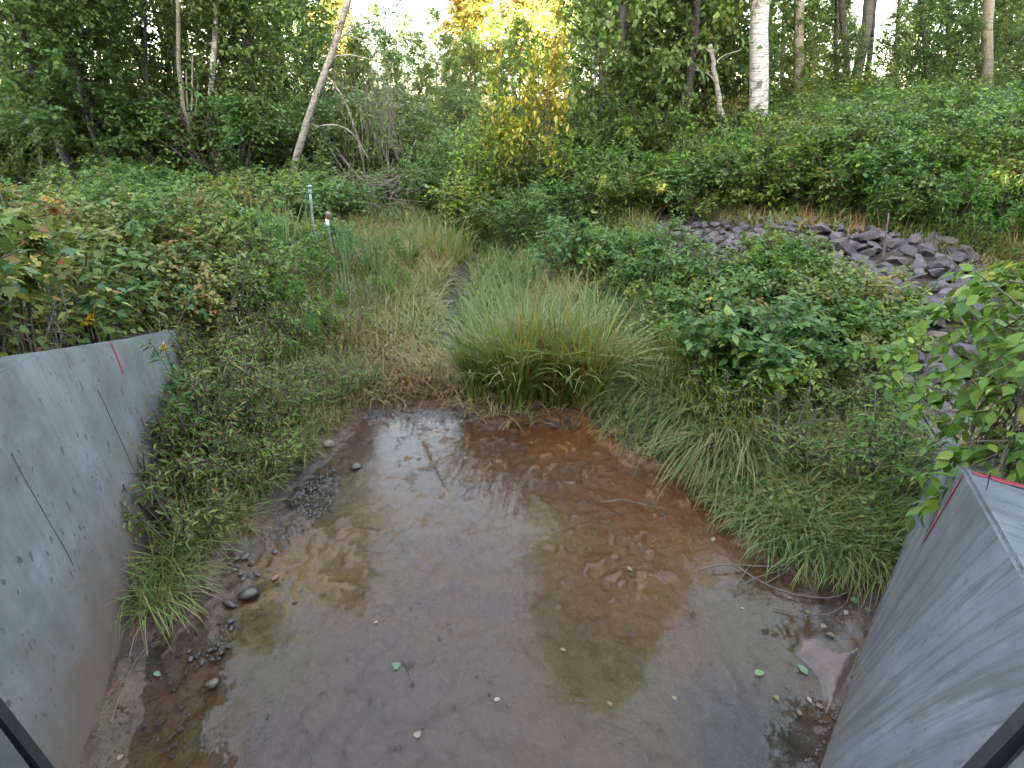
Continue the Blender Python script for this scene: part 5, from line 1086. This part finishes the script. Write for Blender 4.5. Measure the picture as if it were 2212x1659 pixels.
for k, (x, y) in enumerate([(488, 1352), (500, 1358), (480, 1362), (505, 1372), (497, 1378), (486, 1386), (478, 1376), (492, 1395), (470, 1392), (462, 1400), (478, 1408), (452, 1405), (466, 1414), (447, 1416), (458, 1424), (430, 1412), (424, 1420), (436, 1430), (408, 1406), (412, 1424), (498, 1345), (474, 1346), (515, 1232), (508, 1240), (520, 1246), (528, 1258), (545, 1222), (500, 1222), (512, 1215)]):
    rock_at(x, y, rr.uniform(10, 18), 'small wet pebble in the trail of pebbles by the left bank' if y > 1300 else 'small wet pebble above the largest grey stone', PEB[k % 5], .3, 'pebble', (1, rr.uniform(.55, .9), .6), rr.uniform(0, 3), 'pebble', 'pebbles in the trail by the left bank' if y > 1300 else 'pebbles above the largest grey stone')
for k, (x, y) in enumerate([(372, 1630), (356, 1606), (368, 1632), (340, 1570), (1430, 1115), (1290, 1190), (1620, 1225), (1756, 1415)]):
    rock_at(x, y, rr.uniform(8, 15), 'little dark pebble on the brown pool floor', PEB[k % 5], .3, 'pebble', (1, .6, .5), rr.uniform(0, 3), 'pebble', 'little pebbles on the pool floor')
# gravel and leaf litter in the mud, too small to pick apart
rng = np.random.default_rng(91)
def litter(label, poly, n, s0, s1, mat, name, flatz=.3, zoff=.004):
    Vs, Fs, off = [], [], 0; poly = np.array(poly, float); lo, hi = poly.min(0), poly.max(0); c_ = 0
    X = rng.uniform(-4, 4.5, 60000); Y = rng.uniform(.8, 6.6, 60000); q = proj(np.stack([X, Y, 0 * X], -1)); k = np.nonzero(inpoly(np.nan_to_num(q[:, 0]), np.nan_to_num(q[:, 1]), poly))[0][:n]
    base = np.array([(-.5, -.3, 0), (.5, -.35, 0), (.6, .3, 0), (-.3, .45, 0), (-.3, -.1, .5), (.3, .1, .55)]); fc = [(0, 1, 5), (0, 5, 4), (1, 2, 5), (2, 3, 4), (2, 4, 5), (3, 0, 4)]
    P = np.stack([X[k], Y[k], np.maximum(bedz(X[k], Y[k]), 0)], -1); nn = len(P); a = rng.random(nn) * 6.28; s = rng.uniform(s0, s1, nn)
    b = base[None] * np.array([1, 1, flatz]) * s[:, None, None]; V = np.stack([b[..., 0] * np.cos(a)[:, None] - b[..., 1] * np.sin(a)[:, None], b[..., 0] * np.sin(a)[:, None] + b[..., 1] * np.cos(a)[:, None], b[..., 2] + zoff - .004], -1) + P[:, None, :]
    Fc = np.array(fc)[None] + (np.arange(nn) * 6)[:, None, None]; tag(link(name, mesh_np(name, V.reshape(-1, 3), Fc.reshape(-1, 3), M[mat], rng.random(nn * 6))), label, None, None, 'stuff')
litter('dark gravel where the left bank meets the pool', [(560, 1170), (640, 1060), (720, 1010), (740, 1040), (700, 1110), (620, 1190), (575, 1200)], 420, .010, .03, 'stone', 'gravel', .8)
litter('scattered specks of plant litter on the silt', [(300, 1380), (480, 1210), (640, 1200), (600, 1300), (500, 1440), (480, 1700), (200, 1700)], 320, .008, .028, 'fallen_dark', 'litter')
litter('specks of litter floating on the pool', [(520, 1440), (700, 1150), (1000, 900), (1250, 930), (1600, 1200), (1850, 1290), (1700, 1700), (520, 1700)], 420, .007, .022, 'fallen_dark', 'litter', .2, .006)
litter('broken rusty stalks and grit at the head of the pool', [(760, 880), (1240, 885), (1260, 930), (1000, 900), (800, 920)], 500, .02, .06, 'stone', 'debris', .3)
litter('pale grit along the foot of the right wall', [(1790, 1500), (1850, 1420), (1862, 1430), (1800, 1560), (1745, 1690), (1725, 1690)], 200, .006, .02, 'stone', 'grit', .7, .006)

# ------------------------------------------------------------------ fallen leaves and twigs
def fallen(x, y, wpx, mat, lb, t_='ovate', rz=0.0, group=None, z=None):
    q = gz(x, y, .01); s = wpx / F_ * (q[1] * cp + (CAMZ) * sp); V, T = TPL[t_]
    o = link('fallen_leaf', UNITF[(t_, mat)]); o.location = (q[0], q[1], max(float(bedz(q[0:1], q[1:2])[0]), 0) + .006 if z is None else z); o.scale = (s, s, s); o.rotation_euler = (rr.uniform(-.15, .15), rr.uniform(-.15, .15), rz); return tag(o, lb, 'leaf', group)
UNITF = {(a, b): leaf_unit(a, b) for a in ('ovate', 'lobed') for b in ('fallen', 'fallen_green', 'fallen_dark')}
FL = [(1543, 1159, 14, 'fallen', 'white curled leaf at the edge of the right grass'), (1527, 1109, 10, 'fallen', 'tiny pale leaf above the white curled one'), (1355, 1223, 15, 'fallen', 'round tan leaf on the rust brown mud'), (1461, 1509, 12, 'fallen', 'white leaf in the dark lower pool'),
      (1322, 1525, 16, 'fallen', 'pale folded leaf at the dark reflection edge'), (1829, 1317, 15, 'fallen', 'square cream leaf near the right wall'), (1866, 1317, 18, 'fallen', 'cream leaf touching the foot of the right wall'), (1782, 1348, 15, 'fallen', 'narrow white leaf on dark mud near the wall'), (1805, 1373, 18, 'fallen', 'tan leaf just above the silt bar'),
      (1630, 1454, 24, 'fallen_green', 'green leaf in the water, left of two green ones'), (1744, 1456, 26, 'fallen_green', 'pale green leaf cluster beside the silt bar'), (1675, 1501, 14, 'fallen', 'pinkish leaf in dark water below the green ones'), (1744, 1504, 14, 'fallen', 'tan leaf by the lower tip of the silt bar'), (1762, 1522, 20, 'fallen', 'large cream leaf by the lower tip of the silt bar'), (1727, 1544, 18, 'fallen', 'oval cream leaf, lowest of the pale ones on the right'),
      (897, 1591, 20, 'fallen', 'lone pale leaf near the bottom of the pool'), (1067, 1511, 14, 'fallen', 'grey leaf floating in the lavender reflection'), (817, 1342, 10, 'fallen', 'tiny white leaf in the pool middle'), (333, 1451, 18, 'fallen_green', 'dark green leaf on the mud by the left wall'), (262, 1630, 14, 'fallen', 'small pale leaf near the left wall foot'),
      (1600, 1312, 8, 'fallen', 'small cream leaf floating near the sticks'), (1739, 1322, 14, 'fallen', 'thin pale leaf beside the curved stick'), (1145, 957, 11, 'fallen', 'tiny white leaf at the head of the pool'), (1004, 990, 10, 'fallen', 'tiny white leaf left of the pool head'), (643, 1250, 10, 'fallen', 'tiny white leaf by the pink stone'), (1850, 1290, 22, 'fallen_green', 'dull green leaf at the right wall foot'), (1210, 1400, 14, 'fallen', 'grey brown leaf ring in the middle of the pool'),
      (862, 1440, 22, 'fallen_green', 'torn green leaf lying with a twig in the pool'), (1885, 1250, 12, 'fallen', 'cream leaf under the last grass tussock'), (1710, 1290, 10, 'fallen', 'small tan leaf between the two sticks')]
for k, (x, y, s, mt, lb) in enumerate(FL): fallen(x, y, s, mt, lb, 'lobed' if k % 4 == 3 else 'ovate', rr.uniform(0, 6.28))
for k in range(46):
    x, y = rr.uniform(560, 1650), rr.uniform(1150, 1640)
    fallen(x, y, rr.uniform(7, 13), 'fallen_dark', 'small dark waterlogged leaf lying flat in the shallow pool', 'ovate', rr.uniform(0, 6.28), 'dark leaves in the pool')
def stick(pts, wpx, lb, dz=.02, mat='deadtwig', branches=(), seed=0, cat='stick', name='stick'):
    P = [gz(x, y, dz) for x, y in pts]; b = P[0]; d = b[1] * cp + 3 * sp; P = np.array(P) - b; parts = [tube(smooth_path(P, 16), np.linspace(1, .45, 16) * wpx / 2 / F_ * d, 5)]
    for br in branches: parts.append(tube(smooth_path(np.array([gz(x, y, dz + .01 * i) for i, (x, y) in enumerate(br)]) - b, 8), wpx * .3 / F_ * d, 4))
    V, Fc, T = merge(parts); o = link(name, mesh_np(name, V, Fc, M[mat], T)); o.location = tuple(b); return tag(o, lb, cat)
stick([(1513, 1229), (1555, 1217), (1620, 1222), (1687, 1225), (1720, 1213), (1753, 1203), (1810, 1195)], 4, 'longest bleached stick lying below the right bank grass', .05, branches=[[(1687, 1225), (1730, 1180), (1770, 1150)], [(1620, 1222), (1600, 1250), (1590, 1262)]])
stick([(1590, 1222), (1650, 1262), (1711, 1285), (1790, 1295), (1840, 1278), (1862, 1240)], 4, 'bent stick curving below the longest one', .03, branches=[[(1650, 1262), (1690, 1240), (1712, 1222)]])
stick([(1670, 1312), (1746, 1330), (1801, 1325), (1830, 1300)], 3, 'thin curved stick nearest the silt bar', .02, branches=[[(1830, 1300), (1840, 1250)]])
stick([(1590, 1268), (1640, 1245), (1700, 1228)], 3, 'short stick crossing the bent one', .05)
stick([(868, 1425), (876, 1436), (894, 1444)], 3, 'forked black twig floating in the pool', .012, 'bark', branches=[[(876, 1436), (900, 1424)], [(876, 1436), (884, 1458)]], cat='twig', name='twig')
stick([(240, 1560), (262, 1490), (290, 1430), (320, 1392), (345, 1385)], 3, 'thin straw stalk lying along the left wall foot', .04, cat='straw')
stick([(420, 1420), (450, 1372), (470, 1425)], 2.5, 'fine dark rootlet looping over the left silt', .02, 'bark', cat='twig', name='twig')
stick([(1300, 1085), (1345, 1078), (1400, 1092), (1440, 1100)], 2.5, 'fine pale stalk on the rust coloured mud', .02, cat='straw')
# fallen log and dead branches at the clearing
D = 14; P = [gd(770, 432, D), gd(815, 408, D), gd(862, 380, D)]; P[0][2] = max(P[0][2], tz(P[0][0], D)); b = P[0]
o = link('fallen_log', mesh_np('fallen_log', *tube(smooth_path(np.array(P) - b, 8), np.linspace(.07, .04, 8), 9)[:2], M['deadtwig'], smooth=True)); o.location = tuple(b); tag(o, 'grey fallen log slanting up beside the dead branches', 'log')
parts = []; rng = np.random.default_rng(14)
for k in range(46):
    x = rng.uniform(740, 850); y0 = rng.uniform(120, 260); y1 = y0 + rng.uniform(100, 220); dx = rng.uniform(-15, 60); D = rng.uniform(14.5, 16)
    parts.append(tube(smooth_path([gd(x, y0, D), gd(x + dx * .4 + rng.uniform(-8, 8), (y0 + y1) / 2, D), gd(min(x + dx, 880), min(y1, 430), D)], 9), rng.uniform(.003, .008), 4))
for k in range(60):
    x = rng.uniform(770, 880); y0 = rng.uniform(380, 450); D = rng.uniform(12, 14); a = gd(x, y0, D); parts.append(tube(bez(a, a + rng.normal(0, .3, 3), a + rng.normal(0, .6, 3) * [1, .5, .7], 5), .007, 4))
V, Fc, T = merge(parts); b = gd(800, 440, 14.5); tag(link('dead_branches', mesh_np('dead_branches', V - b, Fc, M['deadtwig'], T), loc=b), 'tangle of hanging dead branches right of the leaning birch', 'dead branches')
# tall dead stalk in the rocks, split stalks by the right wall
q = ground(1905, 572); e1 = q; P = np.array([q, q + gd(1912, 520, q[1]) - gd(1905, 572, q[1]), q + gd(1920, 460, q[1]) - gd(1905, 572, q[1])]); 
o = link('dead_stalk', mesh_np('dead_stalk', *tube(smooth_path(P - q, 8), np.linspace(.022, .008, 8), 6)[:2], M['deadtwig'])); o.location = tuple(q); tag(o, 'pale dead stalk standing upright at the top of the rocks', 'stalk')
for k, pts in enumerate([[(1890, 690), (1935, 655), (1985, 640)], [(1985, 720), (2030, 690), (2060, 670)], [(1960, 745), (2000, 735), (2020, 700)]]):
    P = [ground(x, y) + [0, 0, .3] for x, y in pts]; b = P[0]; o = link('stick', mesh_np('stick', *tube(smooth_path(np.array(P) - b, 8), np.linspace(.016, .008, 8), 5)[:2], M['deadtwig'])); o.location = tuple(b)
    tag(o, ['bleached stick lying across the lower rocks, upper one', 'bleached stick beside the big tan boulder', 'short bleached stick under the bigger ones'][k], 'stick')

# ------------------------------------------------------------------ metal pipe, white marker
D = 9.6; tp = gd(669, 405, D); bt = gd(674, 505, D); zb = tz(bt[0], D); b = np.array([bt[0], D, zb])
e = empty('metal_pipe', b, 'upright galvanised pipe with a flat cap standing in the bushes', 'pipe')
P = np.array([b - b + [0, 0, -.1], tp - b]); link('shaft', mesh_np('shaft', *tube(smooth_path(P, 6), .021, 14)[:2], M['steel'], smooth=True), e)
ax = norm(P[1] - P[0]); link('collar', mesh_np('collar', *tube(np.array([P[1] - ax * .10, P[1] - ax * .09, P[1] - ax * .04, P[1] - ax * .03]), [.027, .033, .033, .027], 14)[:2], M['steel'], smooth=True), e)
link('cap', mesh_np('cap', *tube(np.array([P[1] - ax * .005, P[1], P[1] + ax * .03, P[1] + ax * .04]), [.02, .05, .05, .02], 14)[:2], M['steel'], smooth=True), e)
pass
D = 9.0; b = gd(712, 510, D); b[2] = tz(b[0], D); z1 = gd(712, 489, D)[2] - b[2]; z2 = gd(712, 473, D)[2] - b[2]; z3 = gd(712, 459, D)[2] - b[2]
e = empty('marker_post', b, 'short marker post with a white band and rusty cap beside the pipe', 'marker post')
link('post', mesh_np('post', *tube(np.array([[0, 0, -.1], [0, 0, z1 + .01]]), .02, 12)[:2], M['dark_plastic'], smooth=True), e)
link('band', mesh_np('band', *tube(np.array([[0, 0, z1], [0, 0, z2]]), .026, 12)[:2], M['white'], smooth=True), e)
link('neck', mesh_np('neck', *tube(np.array([[.0, 0, z2], [.02, 0, z2 + .02], [.03, 0, z3 - .06]]), [.026, .036, .036], 10)[:2], M['rust'], smooth=True), e)
link('cap', mesh_np('cap', *tube(np.array([[.03, 0, z3 - .06], [.03, 0, z3 - .04], [.03, 0, z3], [.03, 0, z3 + .015]]), [.036, .048, .044, .015], 12)[:2], M['stone_pale'], smooth=True), e)

# ------------------------------------------------------------------ flowers
def flower(x, y, D, wpx, mat, lb, kind='flower', group=None, dense=9):
    c_ = gd(x, y, D); s = wpx / F_ * D * .5; zb = tz(c_[0], D); b = np.array([c_[0], D, zb]); h = c_[2] - zb
    if h < .1: b[2] = c_[2] - .3; h = .3
    e = empty(kind, b, lb, 'flower', group)
    link('stem', mesh_np('stem', *tube(bez([0, 0, 0], [.03, 0, h * .6], [0, 0, h], 6), .004, 5)[:2], M['one_green']), e)
    r_ = np.random.default_rng(int(x * 7 + y)); n = dense; P = r_.normal(0, s * .32, (n, 3)) + [0, 0, h]; V, Fc, T = place_leaves('simple', P, r_.normal(0, 1, (n, 3)), r_.normal(0, 1, (n, 3)), np.full(n, s * .9), r_.random(n))
    link('petals', mesh_np('petals', V, Fc, M[mat], T), e)
for x, y, D, wd, mt, lb in [(543, 497, 9, 13, 'petal_yellow', 'yellow flower left of the reed clump'), (656, 558, 8, 14, 'petal_yellow', 'yellow flower below the metal pipe'), (636, 527, 8.4, 13, 'petal_orange', 'orange yellow flower close to the reeds'), (572, 570, 7.8, 40, 'goldenrod', 'yellow goldenrod plume above the dry grass'), (610, 622, 7.3, 26, 'goldenrod', 'goldenrod plume lower in the dry grass'),
                            (733, 688, 6.6, 22, 'petal_yellow', 'yellow flower at the meadow edge near the pool'), (520, 462, 10.5, 30, 'petal_white', 'white flower cluster left of the reeds'), (508, 450, 10.8, 18, 'petal_white', 'small white flower head above the cluster'), (597, 512, 9, 24, 'petal_orange', 'faded pink brown flower head by the reeds'), (1388, 690, 6.6, 18, 'petal_white', 'white flowers left of the oval leaved shrub'),
                            (1440, 690, 6.5, 12, 'petal_white', 'small white flower touching the oval leaved shrub'), (1533, 646, 6.5, 16, 'petal_yellow', 'yellow leaf bunch at the shrub top left'), (1495, 574, 8.5, 18, 'petal_orange', 'orange leaf bunch in front of the rock patch'), (1950, 500, 8.8, 12, 'petal_yellow', 'yellow flower at the top of the rocks'), (1915, 610, 7.5, 20, 'petal_yellow', 'yellow leaf bunch above the trailing plant'),
                            (465, 672, 5.8, 16, 'petal_orange', 'orange dying leaf bunch above the left wall end'), (195, 690, 4.2, 30, 'petal_yellow', 'yellow leaf bunch hanging over the left wall'), (355, 750, 4.6, 22, 'petal_yellow', 'yellow leaf pair at the left wall top'), (2186, 438, 10, 18, 'petal_yellow', 'yellow flower tops at the right edge'), (2106, 405, 11, 14, 'petal_orange', 'small orange bloom among the right bushes'), (1265, 545, 9.5, 12, 'petal_orange', 'orange leaf bunch beside the broad leaved shrub')]:
    flower(x, y, D, wd, mt, lb, dense=24 if wd > 20 else 10)
# weed leaning out over the left wall
b = gz(425, 985, .12); b = np.array([-2.62, 3.9, tz(-2.62, 3.9)]); e = empty('leaning_weed', b, 'tall narrow leaved weed leaning against the left wall', 'weed'); e_ = b
P = smooth_path([b, gd(395, 880, 3.95), gd(375, 820, 4.0), gd(345, 768, 4.05), gd(325, 740, 4.1)], 14) - b; B, Dv = [], []
rng = np.random.default_rng(3)
for i in range(13):
    for _ in range(4): B.append(P[i] + (P[i + 1] - P[i]) * rng.random()); Dv.append(norm(rng.normal(0, 1, 3) * [1, 1, .4] + [0, 0, .2]))
P_, D_, Nn, s_ = twig_leaves(rng, np.array(B), np.array(Dv), np.full(len(B), .07), 3, .075); V, Fc, T = place_leaves('narrow', P_, D_, Nn, s_ * 1.3, rng.random(len(P_)) * .6)
link('stem', mesh_np('stem', *tube(P, np.linspace(.006, .003, 14), 5)[:2], M['twig']), e); link('foliage', mesh_np('foliage', V, Fc, M['leaf_deep'], T), e)
